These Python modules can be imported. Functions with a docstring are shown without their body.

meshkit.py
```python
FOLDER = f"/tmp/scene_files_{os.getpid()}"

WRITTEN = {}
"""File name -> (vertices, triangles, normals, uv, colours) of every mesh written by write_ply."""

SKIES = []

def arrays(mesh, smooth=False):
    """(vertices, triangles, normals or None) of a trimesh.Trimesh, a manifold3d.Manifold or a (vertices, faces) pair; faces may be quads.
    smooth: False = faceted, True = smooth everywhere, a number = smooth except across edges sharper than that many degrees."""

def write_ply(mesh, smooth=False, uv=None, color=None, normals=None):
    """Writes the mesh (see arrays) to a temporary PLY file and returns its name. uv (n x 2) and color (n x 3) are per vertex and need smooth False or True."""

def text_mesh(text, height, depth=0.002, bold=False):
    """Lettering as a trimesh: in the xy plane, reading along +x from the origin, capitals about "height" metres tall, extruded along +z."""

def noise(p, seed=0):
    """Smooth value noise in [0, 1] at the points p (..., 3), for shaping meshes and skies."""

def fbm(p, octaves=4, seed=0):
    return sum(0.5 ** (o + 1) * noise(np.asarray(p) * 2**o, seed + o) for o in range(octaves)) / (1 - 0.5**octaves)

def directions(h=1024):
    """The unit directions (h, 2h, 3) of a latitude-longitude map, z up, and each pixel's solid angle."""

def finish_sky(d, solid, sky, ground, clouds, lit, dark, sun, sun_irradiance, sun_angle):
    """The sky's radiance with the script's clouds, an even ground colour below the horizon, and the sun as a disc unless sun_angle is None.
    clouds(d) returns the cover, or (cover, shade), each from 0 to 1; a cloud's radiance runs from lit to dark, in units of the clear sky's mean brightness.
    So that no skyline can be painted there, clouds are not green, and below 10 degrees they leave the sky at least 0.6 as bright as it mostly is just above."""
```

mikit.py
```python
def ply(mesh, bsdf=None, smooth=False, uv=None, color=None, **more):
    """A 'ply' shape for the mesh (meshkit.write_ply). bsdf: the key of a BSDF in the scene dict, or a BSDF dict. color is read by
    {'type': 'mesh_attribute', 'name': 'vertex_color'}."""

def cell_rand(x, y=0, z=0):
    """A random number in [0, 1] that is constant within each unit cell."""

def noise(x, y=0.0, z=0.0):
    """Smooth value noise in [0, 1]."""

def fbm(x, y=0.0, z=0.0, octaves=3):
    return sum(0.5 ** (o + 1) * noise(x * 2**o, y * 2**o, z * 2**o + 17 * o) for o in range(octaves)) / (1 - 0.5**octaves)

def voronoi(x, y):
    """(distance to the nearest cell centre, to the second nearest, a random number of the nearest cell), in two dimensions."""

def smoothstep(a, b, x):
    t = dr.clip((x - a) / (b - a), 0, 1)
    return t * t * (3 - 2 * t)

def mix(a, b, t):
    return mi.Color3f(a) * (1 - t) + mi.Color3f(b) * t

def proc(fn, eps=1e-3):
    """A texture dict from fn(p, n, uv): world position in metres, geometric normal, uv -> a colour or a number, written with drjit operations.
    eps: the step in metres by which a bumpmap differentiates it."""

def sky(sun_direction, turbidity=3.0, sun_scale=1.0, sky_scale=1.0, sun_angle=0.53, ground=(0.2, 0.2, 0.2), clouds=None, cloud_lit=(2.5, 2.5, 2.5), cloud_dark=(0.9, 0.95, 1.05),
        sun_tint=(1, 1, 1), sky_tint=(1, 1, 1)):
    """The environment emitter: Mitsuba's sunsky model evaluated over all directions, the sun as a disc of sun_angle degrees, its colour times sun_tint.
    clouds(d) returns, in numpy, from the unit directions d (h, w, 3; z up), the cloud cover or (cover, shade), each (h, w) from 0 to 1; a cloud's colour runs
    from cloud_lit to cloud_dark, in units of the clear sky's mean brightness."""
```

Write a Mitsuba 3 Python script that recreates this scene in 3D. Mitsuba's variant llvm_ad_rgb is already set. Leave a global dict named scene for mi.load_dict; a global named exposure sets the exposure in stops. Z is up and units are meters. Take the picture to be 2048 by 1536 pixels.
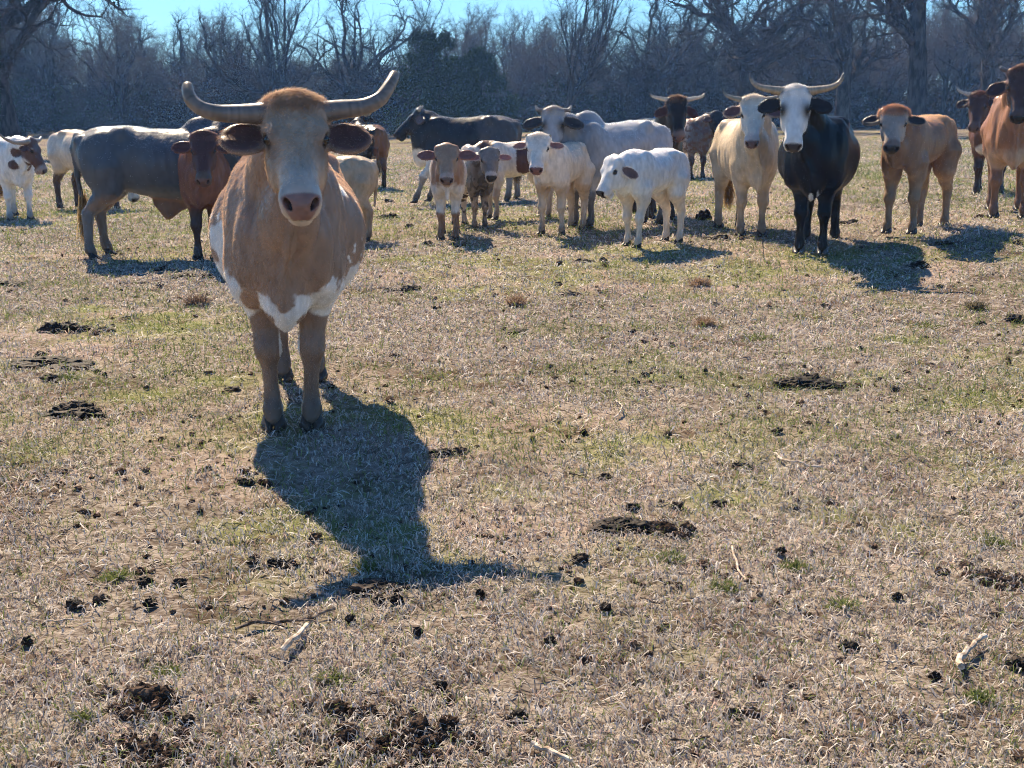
import math
import numpy as np
import trimesh
import mitsuba as mi
import drjit as dr
import mikit
import meshkit
from mikit import proc, noise, fbm, voronoi, smoothstep, mix
from scipy.interpolate import PchipInterpolator
from scipy import sparse

T = mi.ScalarTransform4f
scene, labels = {}, {}

# ------------------------------------------------------------------ camera, light, exposure
EYE, PITCH = np.array([0.0, 0.0, 1.55]), math.radians(12.86)
scene['camera'] = {
    'type': 'perspective', 'fov': 2 * math.degrees(math.atan(1024 / 2400)), 'fov_axis': 'x',
    'near_clip': 0.1, 'far_clip': 4000.0,
    'to_world': T().look_at(origin=EYE.tolist(), target=[0, math.cos(PITCH), 1.55 - math.sin(PITCH)], up=[0, 0, 1]),
}
SUN = np.array([-0.385, 0.92, 0.97])
scene['sky_light'] = mikit.sky(SUN.tolist(), turbidity=2.3, ground=(0.2, 0.17, 0.13), sky_scale=0.58, sky_tint=(0.50, 0.86, 1.17))
labels['sky_light'] = {'label': 'clear pale blue winter sky', 'kind': 'structure'}
exposure = 3.05


# ------------------------------------------------------------------ small helpers
def sm(a, b, x):
    t = np.clip((np.asarray(x, float) - a) / (b - a), 0, 1)
    return t * t * (3 - 2 * t)


def ground_z(x, y):
    """Gentle lie of the pasture: level near the viewer, a low rise to the right, a slight fall to the far left."""
    x, y = np.asarray(x, float), np.asarray(y, float)
    far = sm(8, 13.5, y)
    z = far * (0.10 * sm(-2.2, 0.6, x) + 0.20 * sm(2.6, 5.2, x) - 0.12 * sm(-5.0, -9.0, x))
    z = z - 0.16 * sm(18, 32, y) * sm(-1.0, -6.0, x) - 0.10 * sm(24, 60, y)
    p = np.stack([x * 0.35, y * 0.35, np.zeros_like(x)], -1)
    return z + 0.05 * (meshkit.fbm(p, 2, 5) - 0.5) * sm(9, 16, y)


def sdata(o, label=None, category=None, group=None, kind=None):
    d = labels.setdefault(o, {})
    for k, v in (('label', label), ('category', category), ('group', group), ('kind', kind)):
        if v:
            d[k] = v


TAKEN = {}


def numbered(name):
    n = TAKEN.get(name, 0)
    TAKEN[name] = n + 1
    return name if n == 0 else f'{name}_{n:03d}'


def part(parent, name, shape):
    key = numbered(parent + '__' + name) if parent else numbered(name)
    scene[key] = shape
    return key


def vcol():
    return {'type': 'mesh_attribute', 'name': 'vertex_color'}


scene['m_coat'] = {'type': 'twosided', 'bsdf': {'type': 'principled', 'base_color': vcol(), 'roughness': 0.42, 'specular': 0.30, 'sheen': 0.05, 'sheen_tint': 0.6}}
scene['m_coat_dark'] = {'type': 'twosided', 'bsdf': {'type': 'principled', 'base_color': vcol(), 'roughness': 0.35, 'specular': 0.14}}
scene['m_hair'] = {'type': 'principledthin', 'base_color': vcol(), 'roughness': 0.38, 'diff_trans': 1.0, 'sheen': 0.0, 'spec_trans': 0.0}
scene['m_horn'] = {'type': 'twosided', 'bsdf': {'type': 'principled', 'base_color': vcol(), 'roughness': 0.34, 'specular': 0.5}}
scene['m_eye'] = {'type': 'principled', 'base_color': {'type': 'rgb', 'value': [0.012, 0.008, 0.006]}, 'roughness': 0.08, 'specular': 0.6}


# ------------------------------------------------------------------ the pasture
def green_at(x, y):
    """How green the turf is, from 0 to 1 (numpy)."""
    q = np.stack([x, y, np.zeros_like(x)], -1)
    return np.clip(sm(0.46, 0.66, 0.55 * meshkit.fbm(q * [0.45, 0.45, 1], 3, 41) + 0.45 * meshkit.fbm(q * [2.2, 2.2, 1] + 7, 2, 42)), 0, 1)


def bare_at(x, y):
    q = np.stack([x, y, np.zeros_like(x)], -1)
    return sm(0.53, 0.66, 0.5 * meshkit.fbm(q * [0.8, 0.8, 1] + 31, 2, 43) + 0.5 * meshkit.fbm(q * [4.0, 4.0, 1] + 3, 2, 44))


def micro_z(x, y):
    """Small relief of the trampled turf."""
    q = np.stack([x, y, np.zeros_like(x)], -1)
    return 0.034 * (meshkit.fbm(q * [1.3, 1.3, 1], 2, 51) - 0.5) + 0.040 * (meshkit.fbm(q * [6.0, 6.0, 1], 3, 52) - 0.5) + 0.020 * (meshkit.fbm(q * [22.0, 22.0, 1], 2, 53) - 0.5)


def surf_z(x, y):
    d = np.maximum(np.asarray(y, float), 0)
    return ground_z(x, y) + micro_z(np.asarray(x, float), np.asarray(y, float)) * (1 - 0.5 * sm(12, 30, d)) - 0.012


def pasture_mesh():
    ys = [1.6]
    while ys[-1] < 1500:
        ys.append(ys[-1] + max(0.022, 0.0062 * ys[-1] ** 1.12))
    ys = np.r_[np.linspace(-400, -12, 14), np.linspace(-8, 1.2, 24), ys]
    u = np.linspace(-1, 1, 431)
    u = 0.62 * u + 0.38 * u ** 5
    Y, U = np.meshgrid(ys, u, indexing='ij')
    X = U * (4.0 + 0.85 * np.abs(Y))
    X = np.where(np.abs(U) > 0.999, U * 1400, X)
    Z = surf_z(X, Y)
    Z = np.where(np.abs(X) > 400, -0.1, Z)
    n, m = Y.shape
    i = np.arange(n * m).reshape(n, m)
    q = np.stack([i[:-1, :-1], i[:-1, 1:], i[1:, 1:], i[1:, :-1]], -1).reshape(-1, 4)
    return np.stack([X, Y, Z], -1).reshape(-1, 3), q


def ground_colour(p, n, uv):
    x, y = p.x, p.y
    big = fbm(x * 0.35, y * 0.35, 1.0, 3)
    mid = fbm(x * 2.3, y * 2.3, 5.0, 3)
    fine = fbm(x * 34, y * 34, 9.0, 3)
    thread = fbm(x * 60, y * 190, 3.0, 2)
    straw = mix([0.065, 0.048, 0.037], [0.28, 0.242, 0.205], smoothstep(0.25, 0.75, 0.5 * fine + 0.5 * thread))
    straw = mix(straw, mi.Color3f(0.33, 0.25, 0.205) * (0.6 + 0.8 * fine), smoothstep(0.45, 0.62, big) * 0.6)
    g = smoothstep(0.47, 0.66, 0.5 * big + 0.5 * mid)
    c = mix(straw, mi.Color3f(0.15, 0.165, 0.06) * (0.5 + 1.0 * fine), g * 0.75)
    soil = smoothstep(0.58, 0.70, 0.55 * fbm(x * 3.1 + 11, y * 3.1, 2.0, 3) + 0.45 * fine)
    return mix(c, mi.Color3f(0.07, 0.048, 0.034) * (0.7 + 0.6 * thread), soil * 0.85)


scene['m_ground'] = {'type': 'diffuse', 'reflectance': proc(ground_colour)}
scene['m_grass'] = {'type': 'principledthin', 'base_color': vcol(), 'roughness': 0.45, 'diff_trans': 0.7, 'spec_trans': 0.0}
scene['pasture'] = mikit.ply(pasture_mesh(), 'm_ground', smooth=True)
sdata('pasture', 'trampled winter pasture of short dry and green grass', kind='structure')


def blades(count, y0, y1, seed, kind):
    """Grass blades: bent tapering strips, rooted in the turf."""
    rg = np.random.default_rng(seed)
    # density falls with distance squared
    a = rg.uniform(0, 1, count)
    y = 1 / (1 / y0 - a * (1 / y0 - 1 / y1))
    y = y0 * (y1 / y0) ** a if kind != 'even' else y
    x = rg.uniform(-1, 1, count) * (1.6 + 0.50 * y)
    return rg, x, y


def grass_mesh(count, y0, y1, seed, kind):
    rg, x, y = blades(count, y0, y1, seed, kind)
    g, b = green_at(x, y), bare_at(x, y)
    lod = np.clip(y / 4.5, 0.8, 7) ** 0.62
    if kind == 'green':
        k = rg.uniform(0, 1, count) < g * 0.72 + 0.28
        L, lift, W = rg.uniform(0.02, 0.055, count), rg.uniform(0.35, 1.0, count), rg.uniform(0.0022, 0.0042, count)
    elif kind == 'dry':
        k = rg.uniform(0, 1, count) < (1 - 0.55 * g) * (1 - 0.85 * b)
        L, lift, W = rg.uniform(0.016, 0.052, count) * (0.38 + 0.95 * meshkit.fbm(np.stack([x * 1.4, y * 1.4, np.zeros(count)], -1), 3, 77)), rg.uniform(0.05, 0.8, count), rg.uniform(0.0026, 0.0058, count)
    else:
        k = rg.uniform(0, 1, count) < 0.85
        L, lift, W = rg.uniform(0.015, 0.08, count), rg.uniform(0.0, 0.2, count), rg.uniform(0.002, 0.007, count)
    x, y, g, b, lod, L, lift, W = (q[k] for q in (x, y, g, b, lod, L, lift, W))
    n = len(x)
    L, W = L * lod ** 0.8, W * lod ** 1.25
    th = rg.uniform(0, 2 * np.pi, n)
    d = np.stack([np.cos(th), np.sin(th), np.zeros(n)], 1)
    s = np.stack([-np.sin(th), np.cos(th), np.zeros(n)], 1)
    tw = rg.uniform(-0.8, 0.8, n)[:, None]
    s = s * np.cos(tw) + np.array([0, 0, 1.0]) * np.sin(tw) * (1 if kind != 'litter' else 0.5)
    root = np.stack([x, y, surf_z(x, y) - 0.002 + (0.008 * rg.uniform(0, 1, n) if kind != 'green' else 0)], 1)
    h = (L * lift)[:, None]
    r = (L * np.sqrt(np.maximum(1 - lift ** 2, 0.05)))[:, None]
    up = np.array([0, 0, 1.0])
    curl = rg.normal(0, 0.45, (n, 1)) * L[:, None]
    side = np.stack([-np.sin(th), np.cos(th), np.zeros(n)], 1)
    arch = rg.uniform(0, 1, (n, 1)) if kind != 'green' else np.zeros((n, 1))
    mid = root + d * r * 0.5 + up * (h * 0.65 + 0.005 + arch * 0.010) + side * curl * 0.2
    tip = root + d * r + up * (h * 0.9 * (1 - 0.8 * arch) + 0.003) + side * curl
    w = (s * W[:, None] / 2)
    V = np.stack([root - w * 0.8, root + w * 0.8, mid - w, mid + w, tip], 1).reshape(-1, 3)
    i = np.arange(n)[:, None] * 5
    F = np.vstack([i + [0, 1, 3], i + [0, 3, 2], i + [2, 3, 4]])
    t = rg.uniform(0, 1, (n, 1))
    if kind == 'green':
        c = np.array([0.09, 0.125, 0.035]) * (1 - t) + np.array([0.28, 0.33, 0.11]) * t
    elif kind == 'dry':
        c = np.array([0.25, 0.212, 0.178]) * (1 - t) + np.array([0.75, 0.70, 0.64]) * t
        red = (rg.uniform(0, 1, n) < 0.18)[:, None]
        c = np.where(red, c * [0.95, 0.76, 0.72], c)
        c = c * (1 - 0.45 * g[:, None]) + np.array([0.21, 0.21, 0.09]) * 0.45 * g[:, None]
    else:
        c = np.array([0.42, 0.365, 0.315]) * (1 - t) + np.array([0.80, 0.755, 0.70]) * t
    c = c * rg.uniform(0.75, 1.2, (n, 1))
    return V, F, np.repeat(np.clip(c, 0, 0.85), 5, 0)


for nm, lab, k, cnt, sd in (('dry_grass', 'short dry straw coloured grass of the pasture', 'dry', 360000, 61), ('green_grass', 'short green grass growing in patches through the dry turf', 'green', 290000, 62), ('straw_litter', 'pale loose straw lying flat on the turf', 'litter', 90000, 63)):
    g_ = grass_mesh(cnt, 2.2, 62.0, sd, k)
    scene[nm] = mikit.ply((g_[0], g_[1]), 'm_grass', smooth=False, color=g_[2])
    sdata(nm, lab, category='grass' if k != 'litter' else 'straw', kind='stuff')


def crumbs(count, seed):
    """Crumbs of dark earth kicked up by hooves, lying between the blades."""
    rg = np.random.default_rng(seed)
    y = 2.2 * (30 / 2.2) ** rg.uniform(0, 1, count)
    x = rg.uniform(-1, 1, count) * (1.6 + 0.50 * y)
    q = np.stack([x * 1.6, y * 1.6, np.zeros(count)], -1)
    k = rg.uniform(0, 1, count) < 0.08 + 0.92 * sm(0.52, 0.66, 0.6 * meshkit.fbm(q, 3, 71) + 0.4 * meshkit.fbm(q * 4, 2, 72))
    x, y = x[k], y[k]
    n = len(x)
    base = trimesh.creation.icosphere(1, 1.0)
    bv, bf = base.vertices, base.faces
    r = rg.uniform(0.004, 0.013, n) * np.clip(y / 5, 0.8, 3) ** 0.5 * np.where(rg.uniform(0, 1, n) < 0.1, 1.7, 1.0)
    V = bv[None] * (r[:, None, None] * rg.uniform(0.6, 1.3, (n, len(bv), 1))) * np.stack([np.ones(n) * 1.2, np.ones(n) * 1.2, np.full(n, 0.8)], 1)[:, None]
    V = V + np.stack([x, y, surf_z(x, y) + r * 0.35], 1)[:, None]
    F = (bf[None] + (np.arange(n) * len(bv))[:, None, None]).reshape(-1, 3)
    return V.reshape(-1, 3), F


def soil_colour(p, n, uv):
    f = fbm(p.x * 40, p.y * 40, p.z * 40, 3)
    return mix([0.035, 0.024, 0.018], [0.13, 0.092, 0.068], smoothstep(0.35, 0.75, f))


scene['m_soil'] = {'type': 'diffuse', 'reflectance': proc(soil_colour)}
scene['soil_crumbs'] = mikit.ply(crumbs(9000, 73), 'm_soil', smooth=False)
sdata('soil_crumbs', 'crumbs of dark kicked up earth scattered through the turf', category='soil', kind='stuff')


# ------------------------------------------------------------------ the wood behind the pasture
def bark_colour(p, n, uv):
    f = fbm(p.x * 7, p.y * 7, p.z * 2.0, 3)
    return mix([0.018, 0.016, 0.016], [0.07, 0.062, 0.056], smoothstep(0.3, 0.7, f))


scene['m_bark'] = {'type': 'diffuse', 'reflectance': proc(bark_colour)}
scene['m_twig'] = {'type': 'twosided', 'bsdf': {'type': 'diffuse', 'reflectance': {'type': 'rgb', 'value': [0.17, 0.145, 0.13]}}}
scene['m_needle'] = {'type': 'twosided', 'bsdf': {'type': 'diffuse', 'reflectance': vcol()}}


def unit(v):
    return v / (np.linalg.norm(v, axis=-1, keepdims=True) + 1e-12)


def grow(rg, start, dirn, length, K, wiggle, up):
    """Polylines (N, K + 1, 3) from starts along directions, wandering and bending up."""
    N = len(start)
    pts = np.empty((N, K + 1, 3))
    pts[:, 0] = start
    d = unit(dirn)
    for k in range(K):
        d = unit(d + rg.normal(0, wiggle, (N, 3)) + np.array([0, 0, 1.0]) * up)
        pts[:, k + 1] = pts[:, k] + d * (length / K)[:, None]
    return pts


def tubes(pts, r0, r1, sides):
    N, K1, _ = pts.shape
    t = np.gradient(pts, axis=1)
    t = unit(t)
    a = unit(np.cross(t, np.where(np.abs(t[..., 2:]) < 0.9, [0, 0, 1.0], [1.0, 0, 0])))
    b = np.cross(t, a)
    r = r0[:, None] + (r1 - r0)[:, None] * np.linspace(0, 1, K1)[None]
    ang = np.arange(sides) / sides * 2 * np.pi
    V = pts[:, :, None] + r[:, :, None, None] * (np.cos(ang)[None, None, :, None] * a[:, :, None] + np.sin(ang)[None, None, :, None] * b[:, :, None])
    idx = np.arange(N * K1 * sides).reshape(N, K1, sides)
    nx = np.roll(idx, -1, axis=2)
    q = np.stack([idx[:, :-1], nx[:, :-1], nx[:, 1:], idx[:, 1:]], -1).reshape(-1, 4)
    return V.reshape(-1, 3), np.vstack([q[:, [0, 1, 2]], q[:, [0, 2, 3]]])


def ribbons(rg, pts, w):
    N, K1, _ = pts.shape
    s = unit(rg.normal(0, 1, (N, 1, 3))) * (w[:, None, None] / 2) * np.linspace(1, 0.3, K1)[None, :, None]
    V = np.stack([pts - s, pts + s], 2).reshape(-1, 3)
    i = np.arange(N * K1 * 2).reshape(N, K1, 2)
    q = np.stack([i[:, :-1, 0], i[:, :-1, 1], i[:, 1:, 1], i[:, 1:, 0]], -1).reshape(-1, 4)
    return V, np.vstack([q[:, [0, 1, 2]], q[:, [0, 2, 3]]])


def join(ms):
    V, F, o = [], [], 0
    for v, f in ms:
        V.append(v)
        F.append(f + o)
        o += len(v)
    return np.vstack(V), np.vstack(F)


def spawn(rg, pts, rad, n, spread, lo=0.25, out=0.0):
    """n children per polyline: starts, directions, parent radius there."""
    N, K1, _ = pts.shape
    t = rg.uniform(lo, 1.0, (N, n)) * (K1 - 1)
    t[:, 0] = K1 - 1 - 1e-6
    i = np.minimum(t.astype(int), K1 - 2)
    f = (t - i)[..., None]
    rows = np.arange(N)[:, None]
    a, b = pts[rows, i], pts[rows, i + 1]
    p = a + (b - a) * f
    tang = unit(b - a)
    rnd = rg.normal(0, 1, (N, n, 3))
    rnd = unit(rnd - tang * (rnd * tang).sum(-1, keepdims=True))
    ang = rg.uniform(0.5, 1.0, (N, n, 1)) * spread
    d = tang * np.cos(ang) + rnd * np.sin(ang)
    r = rad[:, None] * (1 - 0.75 * t / (K1 - 1))
    return p.reshape(-1, 3), d.reshape(-1, 3), r.reshape(-1), (1 - t / (K1 - 1)).reshape(-1)


def bare_tree(seed, height, trunk_h, trunk_r, limbs, spread, limb_len, up, lean=(0, 0), n2=7, n3=8, n4=6, wig=0.28, fine=0.012):
    """Leafless tree: (trunk with main limbs, finer branches and twigs)."""
    rg = np.random.default_rng(seed)
    tr = grow(rg, np.zeros((1, 3)) - [0, 0, 0.2], np.array([[lean[0], lean[1], 1.0]]), np.array([trunk_h + 0.2]), 6, 0.05, 0.06)
    flare = tubes(tr, np.array([trunk_r * 1.15]), np.array([trunk_r * 0.8]), 9)
    p, d, r, _ = spawn(rg, tr, np.array([trunk_r * 1.6]), limbs, spread, 0.55)
    L = limb_len * rg.uniform(0.7, 1.15, limbs)
    l1 = grow(rg, p, d + [0, 0, 0.15], L, 8, wig * 0.7, up)
    r1 = trunk_r * rg.uniform(0.38, 0.6, limbs)
    wood = [flare, tubes(l1, r1, r1 * 0.28, 6)]
    p, d, _, f = spawn(rg, l1, r1, n2, spread * 1.0, 0.15)
    L2 = np.repeat(L, n2) * rg.uniform(0.32, 0.55, len(p)) * (0.7 + 0.5 * f)
    r2 = np.repeat(r1, n2) * rg.uniform(0.25, 0.42, len(p))
    l2 = grow(rg, p, d, L2, 6, wig, up * 0.8)
    br = [tubes(l2, r2, np.maximum(r2 * 0.3, fine), 4)]
    p, d, _, f = spawn(rg, l2, r2, n3, 0.95, 0.1)
    L3 = np.repeat(L2, n3) * rg.uniform(0.3, 0.6, len(p))
    r3 = np.maximum(np.repeat(r2, n3) * 0.35, fine * 1.1)
    l3 = grow(rg, p, d, L3, 4, wig * 1.1, up * 0.6)
    br.append(tubes(l3, r3, np.full(len(p), fine * 0.7), 3))
    p, d, _, f = spawn(rg, l3, r3, n4, 0.95, 0.1)
    L4 = np.clip(np.repeat(L3, n4) * rg.uniform(0.35, 0.7, len(p)), 0.15, 0.9)
    l4 = grow(rg, p, d, L4, 2, wig, up * 0.4)
    tw = [ribbons(rg, l4, np.full(len(p), fine * 1.35))]
    return join(wood), join(br), join(tw)


def tree_group(name, args):
    w, b, t = bare_tree(**args)
    bm = 'm_bark' if args['trunk_r'] > 0.25 else 'm_twig'
    scene[name] = {'type': 'shapegroup', 'trunk': mikit.ply(w, 'm_bark', smooth=True), 'branches': mikit.ply(b, bm, smooth=True), 'twigs': mikit.ply(t, 'm_twig', smooth=False)}
    return name


def plant(name, group, x, y, rz, s, label=None, category=None, grp=None, sz=None):
    k = numbered(name)
    scene[k] = {'type': 'instance', 'g': {'type': 'ref', 'id': group}, 'to_world': T().translate([x, y, float(ground_z(x, y)) - 0.05]).rotate([0, 0, 1], rz).scale([s, s, sz or s])}
    sdata(k, label, category, grp)
    return k


def px_x(u, y):
    return (u - 1024) / 2400 * (y * math.cos(PITCH))


tree_group('g_oak', dict(seed=1, height=10, trunk_h=2.6, trunk_r=0.42, limbs=8, spread=1.15, limb_len=5.2, up=0.06, n2=8, n3=9, n4=7))
tree_group('g_oak_b', dict(seed=2, height=10, trunk_h=3.2, trunk_r=0.36, limbs=7, spread=1.0, limb_len=4.8, up=0.09, n2=8, n3=9, n4=7, lean=(0.15, 0)))
tree_group('g_elm', dict(seed=3, height=10, trunk_h=2.4, trunk_r=0.26, limbs=8, spread=0.55, limb_len=6.5, up=0.10, n2=8, n3=8, n4=7, wig=0.16, lean=(0.12, 0)))
tree_group('g_slim', dict(seed=4, height=9, trunk_h=3.4, trunk_r=0.17, limbs=8, spread=0.8, limb_len=3.6, up=0.11, n2=8, n3=9, n4=8))
tree_group('g_slim_b', dict(seed=5, height=9, trunk_h=2.4, trunk_r=0.15, limbs=10, spread=0.9, limb_len=4.0, up=0.10, n2=8, n3=9, n4=8, lean=(0.2, 0.1)))
tree_group('g_low', dict(seed=6, height=6, trunk_h=0.8, trunk_r=0.12, limbs=12, spread=1.0, limb_len=3.4, up=0.10, n2=9, n3=9, n4=8))
tree_group('g_tall', dict(seed=7, height=16, trunk_h=8.5, trunk_r=0.50, limbs=12, spread=1.1, limb_len=5.5, up=0.05, n2=8, n3=8, n4=7))
tree_group('g_big', dict(seed=8, height=14, trunk_h=5.0, trunk_r=0.55, limbs=11, spread=1.25, limb_len=7.0, up=0.03, n2=9, n3=9, n4=7, wig=0.32))

# the trees one can tell apart along the wood's edge
Y = 52
plant('oak_tree', 'g_big', px_x(14, Y), Y, 20, 1.0, 'big dark oak at the left edge with crooked limbs reaching over the field', 'tree')
Y = 86
plant('oak_tree', 'g_oak', px_x(548, Y), Y, 0, 1.08, 'broad bare oak rising right behind the big steer\'s horns', 'tree')
plant('elm_tree', 'g_elm', px_x(1128, Y), Y, 0, 1.1, 'slender bare tree with upright fanned branches above the pale grey cow', 'tree')
Y = 78
plant('oak_tree', 'g_big', px_x(1478, Y), Y, 140, 1.05, 'large bare oak with a wide tangle of limbs above the cream cow', 'tree')
plant('oak_tree', 'g_oak_b', px_x(1690, Y), Y, 160, 1.35, 'leaning bare oak behind the black cow with a white face', 'tree')
Y = 68
plant('oak_tree', 'g_tall', px_x(1832, Y), Y, 60, 1.0, 'tall straight dark trunk between the white faced cow and the shaggy tan steer', 'tree')
Y = 80
plant('oak_tree', 'g_oak_b', px_x(1975, Y), Y, 30, 1.45, 'forked bare oak above the cows at the right edge', 'tree')
# the wood itself
rgt = np.random.default_rng(77)
WOOD = ['g_slim', 'g_slim_b', 'g_oak_b', 'g_slim', 'g_elm', 'g_low', 'g_oak', 'g_low']
SIDES = (('behind the left of the herd', -0.19), ('behind the big steer and the cedars', 0.03), ('behind the pale grey and the black cows', 0.24), ('behind the right end of the herd', 9))
for row, (y0, step, hmul) in enumerate(((93, 3.3, 1.10), (99, 3.3, 1.15), (108, 4.4, 1.0), (121, 5.5, 1.0), (138, 7.0, 1.05))):
    half = y0 * 0.50 + 4
    xs = np.arange(-half, half, step) + rgt.uniform(-1.6, 1.6, len(np.arange(-half, half, step)))
    for x in xs:
        y = y0 + rgt.uniform(-3.0, 3.0)
        s = hmul * rgt.uniform(0.8, 1.15) * (1 + 0.28 * float(sm(0.08, 0.25, x / y)) + 0.10 * float(sm(-0.25, -0.38, x / y)))
        side = next(a for a, lim in SIDES if x / y < lim)
        depth = 'front' if row < 2 else 'depths'
        plant('bare_tree', WOOD[rgt.integers(len(WOOD))], float(x), float(y), float(rgt.uniform(0, 360)), float(s), f'bare grey tree, {depth} of the wood, {side}', 'tree', f'bare trees, {depth} of the wood, {side}')


def leaf_cloud(seed, n, shape, size, c0, c1):
    """Small leaf-sized faces in clumps through a crown; shape(rg, n) gives points."""
    rg = np.random.default_rng(seed)
    p = shape(rg, n)
    a, b = unit(rg.normal(0, 1, (n, 3))), unit(rg.normal(0, 1, (n, 3)))
    s = size * rg.uniform(0.6, 1.3, (n, 1))
    V = np.stack([p - a * s, p + a * s, p + b * s * 1.6], 1).reshape(-1, 3)
    t = rg.uniform(0, 1, (n, 1))
    return V, np.arange(3 * n).reshape(-1, 3), np.repeat(np.array(c0) * (1 - t) + np.array(c1) * t, 3, 0)


def cedar_shape(h, w):
    def f(rg, n):
        m = 85
        t = rg.uniform(0.0, 1, m) ** 0.8
        rad = w * (1 - t) ** 0.42 * (0.35 + 0.75 * rg.uniform(0, 1, m)) * (0.6 + 0.4 * np.minimum(t / 0.12, 1))
        a = rg.uniform(0, 2 * np.pi, m)
        rad = rad * (0.25 + 1.5 * meshkit.fbm(np.stack([np.cos(a) * 1.3 + h, np.sin(a) * 1.3, t * 3.2], 1), 2, 6))
        c = np.stack([rad * np.cos(a), rad * np.sin(a), 0.15 + t * h * 0.97 + 0.15 * rad], 1)
        k = rg.integers(0, m, n)
        return c[k] + rg.normal(0, 1, (n, 3)) * np.array([0.24, 0.24, 0.26]) * (0.5 + 0.7 * (1 - t[k]))[:, None]
    return f


for i, (u, Y, h, w) in enumerate(((868, 72, 6.0, 2.9), (955, 74, 5.0, 2.4))):
    k = numbered('cedar_tree')
    x = px_x(u, Y)
    W = T().translate([x, Y, float(ground_z(x, Y))])
    v, f, c = leaf_cloud(90 + i, 17000, cedar_shape(h, w), 0.085, (0.022, 0.036, 0.017), (0.055, 0.078, 0.034))
    scene[k + '__crown'] = mikit.ply((v, f), 'm_needle', color=c, to_world=W)
    tr = grow(np.random.default_rng(5 + i), np.array([[0, 0, -0.1]]), np.array([[0.03, 0, 1.0]]), np.array([h * 0.93]), 8, 0.04, 0.1)
    scene[k + '__trunk'] = mikit.ply(tubes(tr, np.array([0.16]), np.array([0.02]), 7), 'm_bark', smooth=True, to_world=W)
    sdata(k, ('dark green cedar, the taller and left one of the pair behind the black cow', 'dark green cedar, the lower and right one of the pair behind the black cow')[i], 'tree')


def shrub_shape(h, w):
    def f(rg, n):
        m = 60
        c = rg.normal(0, 1, (m, 3)) * [w * 0.5, w * 0.5, h * 0.25] + [0, 0, h * 0.45]
        c[:, 2] = np.abs(c[:, 2])
        k = rg.integers(0, m, n)
        q = c[k] + rg.normal(0, 0.22, (n, 3))
        q[:, 2] = np.abs(q[:, 2])
        return q
    return f


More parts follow.
